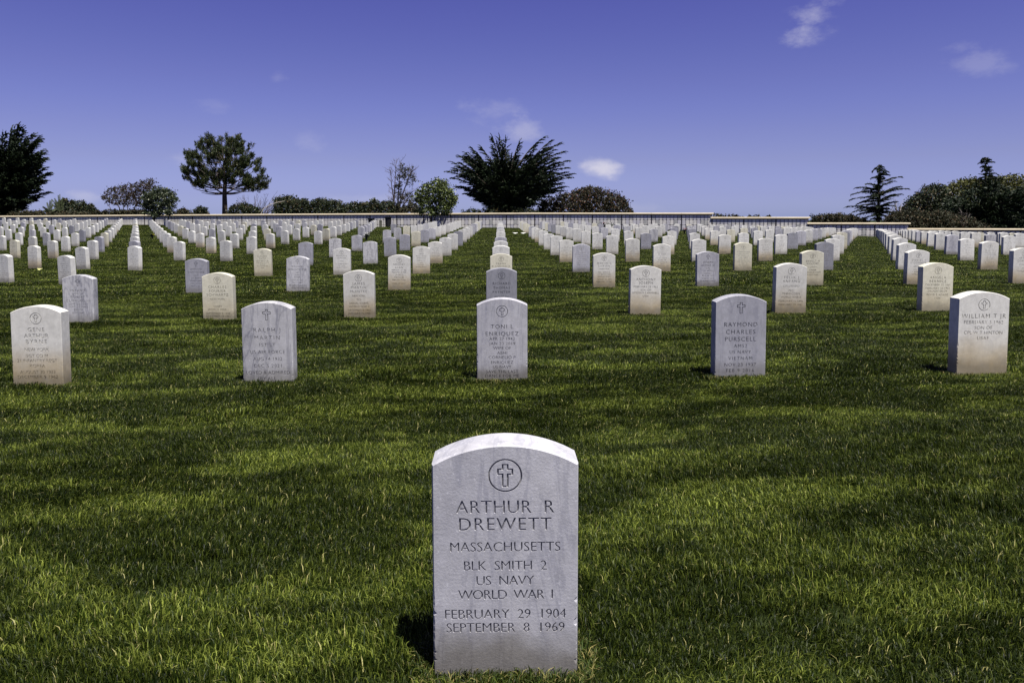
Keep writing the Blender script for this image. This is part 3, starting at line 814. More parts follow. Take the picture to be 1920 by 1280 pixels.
P_YEL = simple('petal_yellow', (0.75, 0.72, 0.18)); P_PINK = simple('petal_pink', (0.6, 0.25, 0.28)); P_WHITE = simple('petal_white', (0.75, 0.74, 0.7))
L_DK = simple('dark_leaf', (0.012, 0.02, 0.01))
bouquet(285, 431, 36, 'small yellow flowers beside a stone near the left alley', L_DK, P_YEL, 1.1, 1)
bouquet(1129, 432, 50, 'dark thin bouquet in front of the niche wall, left of a bushier one', L_DK, P_PINK, 2.2, 2)
bouquet(1143, 432, 51, 'bushy black-leaved bouquet with pale blooms before the niche wall', L_DK, P_WHITE, 2.2, 3)
bouquet(1283, 436, 44, 'pink and white flowers in a dark vase between white stones right of centre', L_DK, P_PINK, 1.3, 4)
bouquet(687, 434, 33, 'white flowers in a black vase beside a grey stone left of centre', L_DK, P_WHITE, 1.2, 5)
for (px, py, zc, lab) in ((75, 508, 17, 'pale fallen leaf on the grass at the left edge'), (966, 433, 42, 'left of two white scraps on the grass near the centre wall'), (981, 433.5, 42, 'right of two white scraps on the grass near the centre wall')):
    p = at(px, py, zc); p.z = float(gz(p.x, p.y)) + .02; s = zc / 1400 * 5; m = MB(); n = 8
    m.add([(s * math.cos(a) * (1 + .2 * math.sin(3 * a)), s * .6 * math.sin(a), .02 * math.cos(2 * a)) for a in [i * 6.283 / n for i in range(n)]] +
          [(s * .9 * math.cos(a), s * .5 * math.sin(a), .012 + .02 * math.cos(2 * a)) for a in [i * 6.283 / n for i in range(n)]],
          [tuple(range(n))[::-1], tuple(range(n, 2 * n))] + [(i, (i + 1) % n, n + (i + 1) % n, n + i) for i in range(n)])
    o = m.obj('paper_scrap' if zc > 20 else 'fallen_leaf', P_WHITE if zc > 20 else simple('dry_leaf', (.5, .5, .2)))
    o.location = p; tag(o, lab, 'scrap' if zc > 20 else 'leaf')

# two dark bins and a short post by the wall
for (xa, xb, yt, lab) in ((689, 703, 409.5, 'black litter bin with flared rim, partly hidden by white stones'), (720.5, 735, 406.5, 'taller black litter bin with flared rim, right of the other bin')):
    zc = wall_zc = 57.5 / (1 + .1648 * ((xa + xb) / 2 - 937) / F_PX) - 1.0
    a, b_ = at(xa, yt, zc), at(xb, yt, zc); cxm = (a + b_) / 2; w = (b_ - a).length; z0 = float(gz(cxm.x, cxm.y)) - .03; h = a.z - z0
    root = link(bpy.data.objects.new('litter_bin', None)); root.location = (cxm.x, cxm.y, z0); tag(root, lab, 'bin', 'black bins by the niche wall')
    for nm, prof in (('bin_body', [(0.36, 0), (0.40, h * .9)]), ('bin_rim', [(0.405, h * .88), (0.5, h * .94), (0.5, h), (0.44, h), (0.40, h * .95)])):
        m = MB(); n = 16
        for (r_, z_) in prof: m.v += [(w * r_ * math.cos(6.2832 * i / n), w * r_ * math.sin(6.2832 * i / n), z_) for i in range(n)]
        for q in range(len(prof) - 1): m.f += [(q * n + i, q * n + (i + 1) % n, (q + 1) * n + (i + 1) % n, (q + 1) * n + i) for i in range(n)]
        m.f.append(tuple(range(n))[::-1]); m.f.append(tuple((len(prof) - 1) * n + i for i in range(n)))
        m.obj(nm, M_BLACK, root)
zc = 57.2; p = at(713.5, 413.3, zc); z0 = float(gz(p.x, p.y)); m = MB(); hh = p.z - z0
m.box(-.09, .09, -.09, .09, -.05, hh - .03); m.add([(-.11, -.11, hh - .03), (.11, -.11, hh - .03), (.11, .11, hh - .03), (-.11, .11, hh - .03), (-.08, -.08, hh), (.08, -.08, hh), (.08, .08, hh), (-.08, .08, hh)],
      [(0, 3, 2, 1), (4, 5, 6, 7), (0, 1, 5, 4), (1, 2, 6, 5), (2, 3, 7, 6), (3, 0, 4, 7)])
o = m.obj('stone_post', simple('mossy_stone', (.10, .10, .08))); o.location = (p.x, p.y, z0); tag(o, 'short dark mossy post between the two black bins by the wall', 'post')

# ------------------------------------------------------------------ vegetation
UP = Vector((0, 0, 1))


def in_poly(x, y, poly):
    c = False; n = len(poly)
    for i in range(n):
        x0, y0 = poly[i]; x1, y1 = poly[(i + 1) % n]
        if (y0 > y) != (y1 > y) and x < (x1 - x0) * (y - y0) / (y1 - y0) + x0: c = not c
    return c


def sample(poly, r):
    xs = [p[0] for p in poly]; ys = [p[1] for p in poly]
    while True:
        x, y = r.uniform(min(xs), max(xs)), r.uniform(min(ys), max(ys))
        if in_poly(x, y, poly): return x, y


def leaf(m, c, r, s, asp=0.55, up=0.35):
    d = Vector((r.gauss(0, 1), r.gauss(0, 1), r.gauss(0, 1) + up)).normalized(); sd = d.cross(Vector((r.gauss(0, 1), r.gauss(0, 1), r.gauss(0, 1)))).normalized()
    s *= r.uniform(.65, 1.35); L = d * s; w = sd * s * asp * .5
    m.add([c - L * .5, c + w, c + L * .5, c - w], [(0, 1, 2, 3)])


def roughen(poly, r, amp):
    out = []
    for i in range(len(poly)):
        (x0, y0), (x1, y1) = poly[i], poly[(i + 1) % len(poly)]; n = max(1, int(math.hypot(x1 - x0, y1 - y0) / 4))
        for k in range(n): t = k / n; out.append((x0 + (x1 - x0) * t + r.gauss(0, amp), y0 + (y1 - y0) * t + r.gauss(0, amp) * .9))
    return out


def leaf_crown(m, polys, zc, depth, n_clump, per, cr, ls, seed, asp=0.6, up=.35):
    """leaf clumps spread through the volume whose outline the photo shows; depth = half thickness in metres"""
    r = random.Random(seed)
    polys = [roughen(p, r, 1.9) for p in polys]
    areas = [abs(sum(p[i][0] * p[(i + 1) % len(p)][1] - p[(i + 1) % len(p)][0] * p[i][1] for i in range(len(p)))) for p in polys]
    for _ in range(int(n_clump * 2.3)):
        poly = r.choices(polys, areas)[0]
        x, y = sample(poly, r); xs = [p[0] for p in poly]; mx, hw = (min(xs) + max(xs)) / 2, (max(xs) - min(xs)) / 2
        k = math.sqrt(max(.08, 1 - ((x - mx) / hw) ** 2))
        c = at(x, y, zc + r.uniform(-1, 1) * depth * k)
        q = cr * r.uniform(.45, 1.35)
        for _ in range(per): leaf(m, c + Vector((r.gauss(0, q * .40), r.gauss(0, q * .40), r.gauss(0, q * .34))), r, ls * 1.12, asp, up)


def tuft(m, p, d, r, L, w, n=5, spread=.5):
    """spray of narrow foliage pointing along d"""
    for _ in range(n):
        q = (d + Vector((r.gauss(0, spread), r.gauss(0, spread), r.gauss(0, spread * .8)))).normalized()
        s = q.cross(Vector((r.gauss(0, 1), r.gauss(0, 1), r.gauss(0, 1)))).normalized() * w * r.uniform(.6, 1.3); l = L * r.uniform(.6, 1.25)
        m.add([p, p + q * l * .45 + s, p + q * l, p + q * l * .45 - s], [(0, 1, 2, 3)])


def curve_pts(a, b, bend, n=7):
    """path from a to b that first rises (bend) then sweeps out"""
    return [a.lerp(b, t) + bend * (4 * t * (1 - t)) for t in [i / n for i in range(n + 1)]]


def thing(name, loc, label, cat, group=None):
    o = link(bpy.data.objects.new(name, None)); o.location = loc; return tag(o, label, cat, group)


def local(m, loc): m.v = [(x - loc[0], y - loc[1], z - loc[2]) for x, y, z in m.v]; return m


def base_at(px, zc):
    p = at(px, 405, zc); p.z = float(gz(p.x, p.y)) - .05; return p


def finger(m, p, d, L, r, th=.05, droop=.35):
    """cord-like cypress spray: a tapering, slightly drooping strand of overlapping scale foliage"""
    n = max(2, int(L / .13)); q = p
    for i in range(n):
        t = (i + .5) / n; dd = (d - UP * droop * t * t).normalized(); q2 = q + dd * (L / n); mid = (q + q2) * .5; w = th * (1.15 - .75 * t)
        for k in range(2):
            sd = dd.cross(Vector((r.gauss(0, 1), r.gauss(0, 1), r.gauss(0, 1)))).normalized() * w
            m.add([q - dd * .05, mid + sd, q2 + dd * .07, mid - sd], [(0, 1, 2, 3)])
        e = (dd + Vector((r.gauss(0, .6), r.gauss(0, .6), r.gauss(0, .4)))).normalized(); sd = e.cross(UP).normalized() * w * .45
        m.add([mid, mid + e * .08 + sd, mid + e * .17, mid + e * .08 - sd], [(0, 1, 2, 3)])
        q = q2


def plume(m, pts, r, i0, per, Lb, cx, th=.05, flat=1.0):
    """fingers set along a limb, longest inside, sweeping outward from the tree's axis"""
    n = len(pts) - 1
    for i in range(i0, n + 1):
        t = (i - i0) / max(1, n - i0); d = (pts[i] - pts[i - 1]).normalized()
        for _ in range(per):
            p = pts[i - 1].lerp(pts[i], r.random()); out = Vector((p.x - cx.x, p.y - cx.y, 0)); out = out.normalized() if out.length > .3 else Vector((r.gauss(0, 1), r.gauss(0, 1), 0)).normalized()
            sd = d.cross(UP).normalized() * r.choice((-1, 1))
            q = (d * r.uniform(.3, .9) + out * r.uniform(0.1, 1.5) * flat + sd * r.uniform(.1, .8) + UP * r.uniform(-.25, .2)).normalized()
            finger(m, p, q, Lb * (1.05 - .55 * t) * r.uniform(.6, 1.2), r, th)
        if i == n: finger(m, pts[n], d, Lb * .5, r, th, .8)


def cypress(label, px, zc, poly, depth, n_limb, per, seed, Lb=.7, th=.05, trunk_r=.22, extra_tips=(), core=None, core_n=120):
    r = random.Random(seed); b = base_at(px, zc); T = MB(); Fm = MB()
    xs = [p[0] for p in poly]; mx, hw = (min(xs) + max(xs)) / 2, (max(xs) - min(xs)) / 2
    tips = [at(x, y, zc + r.uniform(-.3, .3) * depth) for x, y in extra_tips]
    for _ in range(n_limb):
        x, y = sample(poly, r); k = math.sqrt(max(.1, 1 - ((x - mx) / hw) ** 2)); tips.append(at(x, y, zc + r.uniform(-1, 1) * depth * k))
    fork = b + Vector((0, 0, .9))
    T.tube([b - UP * .3, b + UP * .5, fork + UP * .4], [trunk_r * 1.3, trunk_r, trunk_r * .8], 8)
    for ti, tip in enumerate(tips):
        v = tip - b; hgt = v.z
        a = b + UP * (max(.2, hgt * r.uniform(.15, .45))) + Vector((v.x, v.y, 0)) * .06
        L = (tip - a).length
        pts = curve_pts(a, tip, UP * L * .10 - Vector((v.x, v.y, 0)) * .04, 10)
        rr = [max(.012, trunk_r * .35 * (1 - i / 10.5) * min(1, L / 4)) for i in range(11)]
        if ti % 4 == 0 or ti < len(extra_tips): T.tube([a.lerp(fork, .8)] + pts, [rr[0]] + rr, 5)
        plume(Fm, pts, r, 3 if L > 1.5 else 5, per, Lb * min(1, .35 + L / 5), b, th)
    if core: leaf_crown(Fm, [core], zc, depth * .6, core_n, 12, .5, .22, seed + 5, .4, .1)
    o = thing('cypress_tree', b, label, 'tree', 'trees beyond the niche wall')
    local(T, b).obj('trunk', M_BARK, o, True); local(Fm, b).obj('crown', L_CYP, o); return o


Zl = 68
c = cypress('tall dense near-black cypress at the left edge, a bird on its top', 8, 70,
        [(-80, 405), (-86, 300), (-60, 262), (-30, 250), (0, 256), (16, 250), (24, 238), (33, 234), (42, 242), (54, 248), (62, 254), (72, 258), (76, 272), (84, 290), (86, 310), (90, 330), (84, 345), (88, 360), (74, 368), (62, 380), (48, 390), (30, 398)],
        4.0, 280, 5, 3, 1.15, .095, extra_tips=((33, 238), (70, 260), (88, 325), (88, 361), (20, 248), (82, 300), (5, 254), (82, 340)), core=[(-80, 402), (-78, 300), (-30, 262), (20, 262), (55, 270), (72, 310), (72, 350), (50, 385), (20, 402)], core_n=260)
c = cypress('broad windswept cypress of many upswept arms beside the reddish bush, centre', 948, 64,
        [(848, 322), (866, 300), (872, 292), (885, 285), (900, 283), (912, 300), (918, 275), (926, 262), (938, 262), (946, 270), (956, 268), (968, 290), (985, 305), (998, 292), (1012, 272), (1022, 266), (1034, 276), (1040, 288), (1050, 300), (1058, 325), (1056, 345), (1048, 356), (1030, 368), (1010, 382), (985, 392), (940, 394), (912, 380), (888, 370), (868, 358), (856, 345), (850, 332)],
        2.6, 190, 5, 7, .95, .070, trunk_r=.3, core_n=200, core=[(880, 330), (905, 310), (935, 300), (965, 318), (1000, 310), (1035, 315), (1040, 350), (1005, 380), (950, 396), (915, 378), (890, 360)],
        extra_tips=((843, 322), (850, 305), (864, 293), (876, 289), (886, 279), (904, 278), (924, 259), (937, 259), (948, 264), (973, 268), (1000, 280), (1018, 259), (1030, 266), (1048, 269), (1055, 285), (1062, 302), (1071, 326), (1052, 357), (858, 350), (876, 363), (852, 334), (1066, 333), (1058, 350), (893, 374), (1060, 315)))

# ---- pine with flat umbrella crown
def pine():
    zc = 72; b = base_at(421, zc); r = random.Random(21); T = MB(); Fm = MB()
    top = at(421, 300, zc)
    tp = [b - UP * .3, at(421.5, 385, zc), at(421, 365, zc), at(422, 340, zc), at(419, 310, zc), at(424, 285, zc)]
    T.tube(tp, [.30, .25, .22, .17, .11, .05], 8)
    poly = [(342, 322), (352, 300), (350, 288), (360, 284), (372, 284), (370, 275), (378, 268), (385, 275), (384, 262), (392, 257), (400, 262), (408, 270), (424, 272), (428, 260), (438, 262), (448, 258), (456, 266), (462, 268), (470, 280), (474, 292), (488, 298), (492, 318), (499, 322), (505, 345), (496, 356), (478, 360), (462, 358), (448, 352), (436, 344), (420, 345), (400, 350), (378, 356), (362, 352), (352, 338)]
    tips = [(342, 323), (349, 289), (371, 272), (378, 262), (391, 256), (399, 259), (431, 258), (447, 259), (458, 266), (470, 278), (497, 320), (504, 344), (345, 335), (440, 262), (415, 265), (352, 300), (488, 300)]
    holes = [((448, 338), 7), ((478, 330), 8), ((397, 312), 5), ((462, 322), 4), ((416, 312), 4), ((404, 327), 4), ((428, 352), 5), ((392, 350), 5)]
    for _ in range(215):
        while True:
            q = sample(poly, r)
            if all((q[0] - h[0][0]) ** 2 + (q[1] - h[0][1]) ** 2 > (h[1] + 3) ** 2 for h in holes): break
        tips.append(q)
    for k, (x, y) in enumerate(tips):
        tip = at(x, y, zc + r.uniform(-1, 1) * 3.0 * math.sqrt(max(.1, 1 - ((x - 422) / 84) ** 2)) * (0.2 if k < 17 else 1))
        hgt = min(352, y + r.uniform(15, 45)); a = at(421 + (x - 421) * .1, max(hgt, 300), zc)
        pts = curve_pts(a, tip, Vector((0, 0, -.28)), 6)
        if k < 17 or k % 4 == 0: T.tube(pts, [.05, .045, .04, .034, .028, .022, .012], 5)
        d0 = (pts[-1] - pts[-3]).normalized()
        for j in range(7):
            p = pts[-1] - d0 * r.uniform(0, .55) + Vector((r.gauss(0, .13), r.gauss(0, .13), r.gauss(0, .10))); dd = (UP * 1.0 + d0 * .6 + Vector((r.gauss(0, .35), r.gauss(0, .35), 0))).normalized()
            for s in range(4): tuft(Fm, p + dd * .10 * s, dd, r, .28, .028, 6, .75)
    for (x0, x1, y1) in ((417, 362, 353), (426, 468, 354), (417, 392, 344), (426, 452, 344), (418, 378, 361), (425, 455, 360)):
        T.tube(curve_pts(at(420, 363, zc), at(x1, y1, zc), Vector((0, 0, -.12)), 6), [.10, .085, .07, .055, .045, .03, .02], 6)
    o = thing('pine_tree', b, 'umbrella-crowned pine on a bare straight trunk, left of centre', 'tree', 'trees beyond the niche wall')
    local(T, b).obj('trunk', M_BARK, o, True); local(Fm, b).obj('crown', L_PINE, o)


pine()


def tiered(label, px, zc, y_top, y_bot, tiers, seed, lean=0, tl=.34):
    """young cypress with separate drooping-tipped tiers; tiers: (y, tip x, tip y)"""
    r = random.Random(seed); b = base_at(px, zc); T = MB(); Fm = MB(); tipp = at(px + lean, y_top, zc)
    T.tube([b - UP * .2, b.lerp(tipp, .4), b.lerp(tipp, .8), tipp], [.16, .11, .05, .012], 6)
    br = []
    for (y, tx, ty) in tiers:
        br.append((at(px + lean * .5, y, zc), at(tx, ty, zc + r.uniform(-.3, .3))))
        for _ in range(2):
            ang = r.uniform(.6, 1.3) * r.choice((-1, 1)); L = (at(tx, ty, zc) - at(px, y, zc)); yy = y + r.uniform(-5, 5); a = at(px + lean * .5, yy, zc)
            br.append((a, a + Vector((L.x * math.cos(ang), abs(L.x) * math.sin(ang), L.z)) * r.uniform(.5, .85)))
    for a, t in br:
        L = (t - a).length; pts = curve_pts(a, t, UP * L * .08, 8); T.tube(pts, [.035 * (1 - i / 9) + .006 for i in range(9)], 4)
        plume(Fm, pts, r, 1, 4, min(.55, .12 + L * .25), b, .048, .5)
    for _ in range(int((y_bot - y_top) * 1.2)):
        t = r.uniform(.02, .9); p = b.lerp(tipp, t); s = Vector((r.gauss(0, 1), r.gauss(0, 1), 0)) * .15 * (1 - t * .9)
        tuft(Fm, p + s, (UP * .5 + s * 2).normalized(), r, tl * (1 - .8 * t), .040 * (1 - .5 * t), 4, .5)
    o = thing('young_cypress', b, label, 'tree', 'trees beyond the niche wall'); local(T, b).obj('trunk', M_BARK, o, True); local(Fm, b).obj('crown', L_CYP, o)


tiered('young tiered cypress with gaps between its drooping arms, standing alone right of centre', 1648, 58, 311, 415,
       [(312, 1637, 321), (314, 1656, 313), (322, 1665, 322), (330, 1666, 328), (333, 1635, 334), (345, 1689, 332), (342, 1650, 330), (350, 1626, 345), (352, 1676, 340), (358, 1607, 352), (364, 1600, 364), (366, 1700, 354), (366, 1686, 350), (374, 1598, 374), (380, 1688, 364), (378, 1610, 382), (386, 1612, 386), (395, 1588, 388), (398, 1604, 396), (392, 1680, 378), (400, 1610, 402), (402, 1672, 398), (405, 1624, 408), (396, 1666, 392), (388, 1676, 386), (404, 1660, 405)], 5)


def crown_tree(name, label, cat, px, zc, polys, depth, n, per, cr, ls, mat, seed, stems=(), asp=.6, up=.35, group=None, stem_mat=None, base=None, trunk_name='trunk', crown_name='crown'):
    b = base or base_at(px, zc); o = thing(name, b, label, cat, group); Fm = MB(); leaf_crown(Fm, polys, zc, depth, n, per, cr, ls, seed, asp, up)
    r = random.Random(seed + 1)
    if stems:
        T = MB()
        for (pts, r0, r1) in stems:
            P = [at(x, y, zc + r.uniform(-.15, .15) * (1 if i else 0)) for i, (x, y) in enumerate(pts)]
            P[0].z = min(P[0].z, b.z); T.tube(P, [r0 + (r1 - r0) * i / (len(P) - 1) for i in range(len(P))], 6)
        local(T, b).obj(trunk_name, stem_mat or M_BARK, o, True)
    local(Fm, b).obj(crown_name, mat, o); return o


TG = 'trees beyond the niche wall'; SG = 'shrubs beyond the niche wall'
# lollipop tree in front of the wall
crown_tree('round_tree', 'round bright-leaved lollipop tree on a thin trunk before the wall', 'tree', 811, 56.3,
           [[(779, 366), (784, 352), (793, 354), (797, 343), (806, 346), (812, 338), (822, 336), (828, 342), (836, 343), (840, 352), (848, 354), (848, 364), (853, 372), (851, 386), (845, 390), (843, 401), (835, 404), (826, 398), (812, 401), (800, 397), (790, 401), (784, 396), (784, 386), (778, 380)]], 1.45, 210, 18, .30, .125, L_ROUND, 31,
           [([(809, 425), (809, 412), (810, 398), (812, 375)], .07, .04), ([(810, 400), (800, 385), (792, 370)], .035, .012), ([(811, 398), (822, 382), (834, 366)], .035, .012)], .65, .5)
crown_tree('round_tree', 'squat dull-green tree overlapping the wall cap, right of the maroon tree', 'tree', 294, 59.5,
           [[(268, 374), (272, 364), (281, 363), (286, 356), (294, 358), (300, 352), (310, 353), (316, 358), (324, 357), (327, 368), (331, 372), (329, 386), (322, 392), (317, 402), (306, 398), (298, 406), (286, 405), (277, 402), (272, 390)]], 1.3, 160, 18, .32, .13, L_ROUND2, 33,
           [([(289, 424), (289, 408), (292, 395), (298, 375)], .08, .04), ([(290, 402), (280, 388), (274, 376)], .04, .012)], .65, .4)
crown_tree('maroon_tree', 'airy maroon-leaved tree with several thin stems, left of the squat tree', 'tree', 240, 66,
           [[(192, 372), (200, 360), (215, 352), (235, 346), (262, 343), (290, 352), (296, 368), (284, 380), (262, 386), (240, 385), (215, 384), (200, 378)], [(262, 344), (278, 335), (294, 340), (296, 352), (280, 356)]], 1.6, 210, 10, .30, .13, L_MAROON, 35,
           [([(228, 405), (224, 390), (212, 368), (204, 360)], .06, .02), ([(236, 405), (240, 385), (246, 362), (252, 346)], .06, .015), ([(244, 405), (254, 385), (272, 360), (280, 336)], .06, .012), ([(230, 405), (232, 380), (230, 352)], .05, .012), ([(215, 405), (206, 388), (196, 376)], .035, .012)], group=TG)
# sparse grey tree with twiggy left side
def sparse_tree():
    zc = 66; b = base_at(745, zc); r = random.Random(41); T = MB(); Fm = MB()
    mains = [[(739, 405), (739, 380), (740, 350), (742, 320), (743, 297)], [(745, 405), (746, 380), (748, 350), (750, 325), (752, 300)], [(741, 400), (738, 372), (734, 345), (732, 320)], [(747, 400), (752, 372), (760, 350), (768, 330), (774, 318)], [(746, 402), (757, 384), (767, 370), (770, 362)]]
    for mm in mains:
        P = [at(x, y, zc + r.uniform(-.2, .2)) for x, y in mm]; T.tube(P, [.085 - .075 * i / (len(P) - 1) for i in range(len(P))], 5)
        for _ in range(26):
            i = r.randrange(1, len(P)); p = P[i - 1].lerp(P[i], r.random()); lft = mm[-1][0] < 745
            d = Vector((r.uniform(-1, .35) if lft else r.uniform(-.4, 1), r.uniform(-.7, .7), r.uniform(.2, 1.2))).normalized(); L = r.uniform(.3, .9); q = p + d * L
            T.tube([p, p.lerp(q, .5) + Vector((0, 0, -.03)), q], [.016, .012, .006], 3)
            for _ in range(3):
                t = p.lerp(q, r.uniform(.3, 1)); e = t + (d + Vector((r.gauss(0, .5), r.gauss(0, .5), r.gauss(0, .4)))).normalized() * r.uniform(.15, .4); T.tube([t, e], [.009, .005], 3)
    leaf_crown(Fm, [[(752, 330), (760, 316), (772, 312), (782, 330), (778, 342), (768, 348), (756, 340)], [(742, 345), (744, 318), (750, 302), (760, 310), (758, 335), (752, 360)], [(744, 385), (748, 362), (760, 358), (774, 362), (776, 374), (762, 386)], [(740, 375), (742, 345), (752, 345), (754, 375)]], zc, .9, 105, 8, .26, .12, 43)
    o = thing('sparse_tree', b, 'slim sparse tree, bare twigs left and grey leaves right, behind the hedge', 'tree', TG)
    local(T, b).obj('trunk', M_TWIGD, o, True); local(Fm, b).obj('crown', L_EUC, o)


sparse_tree()
# shrubs and hedges: label, px range polygon
crown_tree('reddish_bush', 'domed reddish-brown bush behind the wall, right of the broad cypress', 'bush', 1100, 66,
           [[(1005, 398), (1016, 380), (1035, 372), (1060, 362), (1085, 356), (1105, 352), (1130, 358), (1155, 362), (1175, 376), (1186, 396), (1186, 402), (1005, 404)]], 2.6, 430, 16, .36, .15, L_RED, 51, up=.5, crown_name='foliage')
crown_tree('hedge', 'dark clipped-looking hedge in overlapping mounds left of the round tree', 'hedge', 650, 66,
           [[(512, 402), (514, 372), (535, 368), (560, 372), (575, 376), (582, 388), (582, 404)], [(580, 402), (584, 380), (600, 374), (620, 375), (640, 380), (648, 404)], [(640, 404), (642, 386), (670, 380), (700, 377), (735, 377), (745, 385), (748, 404)]], 1.8, 760, 13, .28, .14, L_HEDGE, 53, up=.6, crown_name='foliage')
crown_tree('scrub_bush', 'low olive-brown scrub between the sparse tree and the round tree', 'bush', 764, 64,
           [[(742, 404), (744, 386), (760, 390), (772, 380), (782, 382), (790, 404)]], 1.2, 110, 12, .25, .13, L_SCRUB, 55, crown_name='foliage', group=SG)
crown_tree('small_bush', 'small dark bush just left of the pine trunk', 'bush', 377, 64, [[(362, 404), (362, 394), (372, 389), (384, 391), (392, 396), (392, 404)]], .6, 60, 12, .22, .13, L_HEDGE, 57, crown_name='foliage', group=SG)
crown_tree('small_bush', 'low dark bush with a raised tip beside the squat tree', 'bush', 345, 64, [[(328, 404), (330, 396), (342, 393), (346, 389), (352, 394), (362, 398), (364, 405)]], .6, 60, 12, .22, .12, L_SCRUB, 58, crown_name='foliage', group=SG)
crown_tree('small_bush', 'leafy bush at the foot of the pine, on its right', 'bush', 455, 66, [[(424, 404), (428, 392), (438, 386), (456, 380), (470, 386), (490, 392), (492, 404)]], .9, 130, 12, .25, .13, L_HEDGE, 59, crown_name='foliage', group=SG)
crown_tree('small_bush', 'dark green bush right of the spiky fronds at the far left', 'bush', 158, 68, [[(134, 405), (138, 386), (148, 378), (162, 381), (174, 384), (182, 398), (184, 405)]], 1.1, 170, 12, .27, .14, L_HEDGE, 61, crown_name='foliage', group=SG)
crown_tree('scrub_bush', 'bush with upright dark tips between the fronds and cypress, far left', 'bush', 118, 69, [[(100, 405), (104, 385), (112, 376), (122, 372), (130, 380), (134, 374), (140, 378), (142, 405)]], 1.0, 130, 12, .25, .14, L_HEDGE, 62, crown_name='foliage', group=SG)
crown_tree('grassy_bank', 'strip of olive ground scrub along the wall under the left cypress', 'bush', 100, 66, [[(10, 408), (20, 398), (60, 396), (90, 398), (130, 396), (170, 398), (200, 396), (200, 406)]], .9, 300, 12, .22, .13, L_SCRUB, 63, crown_name='foliage', group=SG)
crown_tree('scrub_bush', 'low yellowish scrub behind the wall under the maroon tree', 'bush', 245, 65, [[(198, 406), (205, 396), (230, 394), (260, 392), (272, 396), (276, 405)]], .9, 150, 12, .22, .12, L_SCRUB, 64, crown_name='foliage', group=SG)
crown_tree('scrub_bush', 'thin dark scrub on the wall line left of the broad cypress trunk', 'bush', 890, 63, [[(862, 403), (870, 395), (890, 394), (900, 397), (925, 386), (935, 392), (960, 388), (1000, 392), (1012, 403)]], .9, 170, 12, .22, .12, L_HEDGE, 65, crown_name='foliage', group=SG)
crown_tree('grassy_bank', 'tiny tuft of dry grass above the wall where it first steps down', 'bush', 1370, 58, [[(1334, 412), (1336, 402), (1350, 403), (1385, 406), (1410, 405), (1440, 406), (1450, 412)]], .5, 120, 10, .16, .10, L_SCRUB, 66, up=1.2, crown_name='foliage', group=SG)
crown_tree('grassy_bank', 'rounded olive mound of scrub left of the young tiered cypress', 'bush', 1560, 58, [[(1518, 420), (1524, 406), (1545, 402), (1580, 403), (1605, 406), (1625, 412), (1630, 420)]], .9, 260, 12, .2, .11, L_SCRUB, 67, up=.9, crown_name='foliage', group=SG)
crown_tree('scrub_bush', 'brown-olive scrub along the wall under the dark right-hand trees', 'bush', 1740, 57, [[(1655, 424), (1660, 408), (1675, 398), (1700, 396), (1740, 398), (1770, 396), (1790, 402), (1830, 412), (1850, 422), (1860, 432), (1700, 434)]], 1.6, 560, 12, .26, .12, L_SCRUB, 68, up=.6, crown_name='foliage', group=SG)
# right-hand mass: three broadleaf trees and a cypress standing in front
crown_tree('broadleaf_tree', 'shorter broadleaf tree at the left end of the dark right-hand group', 'tree', 1735, 64, [[(1684, 418), (1688, 392), (1700, 378), (1712, 370), (1728, 358), (1732, 350), (1755, 347), (1775, 352), (1785, 380), (1780, 425)]], 2.4, 430, 14, .34, .15, L_HEDGE, 71, [([(1745, 425), (1742, 395), (1735, 370)], .14, .05)], up=.6, group=TG)
crown_tree('broadleaf_tree', 'middle broadleaf tree of the right-hand group, yellow-green on top', 'tree', 1800, 67, [[(1752, 425), (1758, 370), (1765, 352), (1785, 345), (1800, 336), (1815, 338), (1835, 334), (1850, 345), (1850, 425)]], 2.8, 520, 14, .36, .16, L_FICUS, 72, [([(1800, 425), (1798, 395), (1800, 360)], .16, .05)], up=.7, group=TG)
crown_tree('broadleaf_tree', 'largest broadleaf tree filling the right edge behind the dark cypress', 'tree', 1895, 69, [[(1838, 430), (1842, 345), (1852, 334), (1875, 330), (1900, 329), (1935, 330), (1965, 340), (1985, 370), (1985, 430)]], 3.2, 700, 14, .38, .17, L_FICUS, 73, [([(1900, 425), (1898, 395), (1900, 360)], .2, .06)], up=.7, group=TG)
cypress('spreading near-black cypress before the right-hand trees, its leader rising above them', 1850, 60,
        [(1748, 402), (1768, 385), (1786, 368), (1810, 362), (1830, 345), (1842, 335), (1862, 338), (1885, 348), (1915, 352), (1945, 350), (1975, 372), (1985, 400), (1985, 432), (1860, 432), (1800, 428), (1775, 420)], 2.2, 190, 3, 75, .90, .075, trunk_r=.25, core=[(1752, 400), (1775, 375), (1815, 358), (1860, 345), (1930, 360), (1975, 385), (1980, 430), (1800, 430)], core_n=260,
        extra_tips=((1848, 318), (1790, 375), (1915, 350), (1870, 335)))
tiered('slender cypress leader poking up above the yellow-green treetops at the right', 1849, 60.6, 297, 345,
       [(298, 1841, 300), (300, 1857, 300), (303, 1836, 306), (306, 1862, 304), (311, 1840, 313), (314, 1858, 313), (318, 1842, 321), (320, 1860, 319), (328, 1866, 325), (332, 1836, 336), (336, 1872, 333), (338, 1880, 336), (344, 1824, 347)], 76, tl=.26)


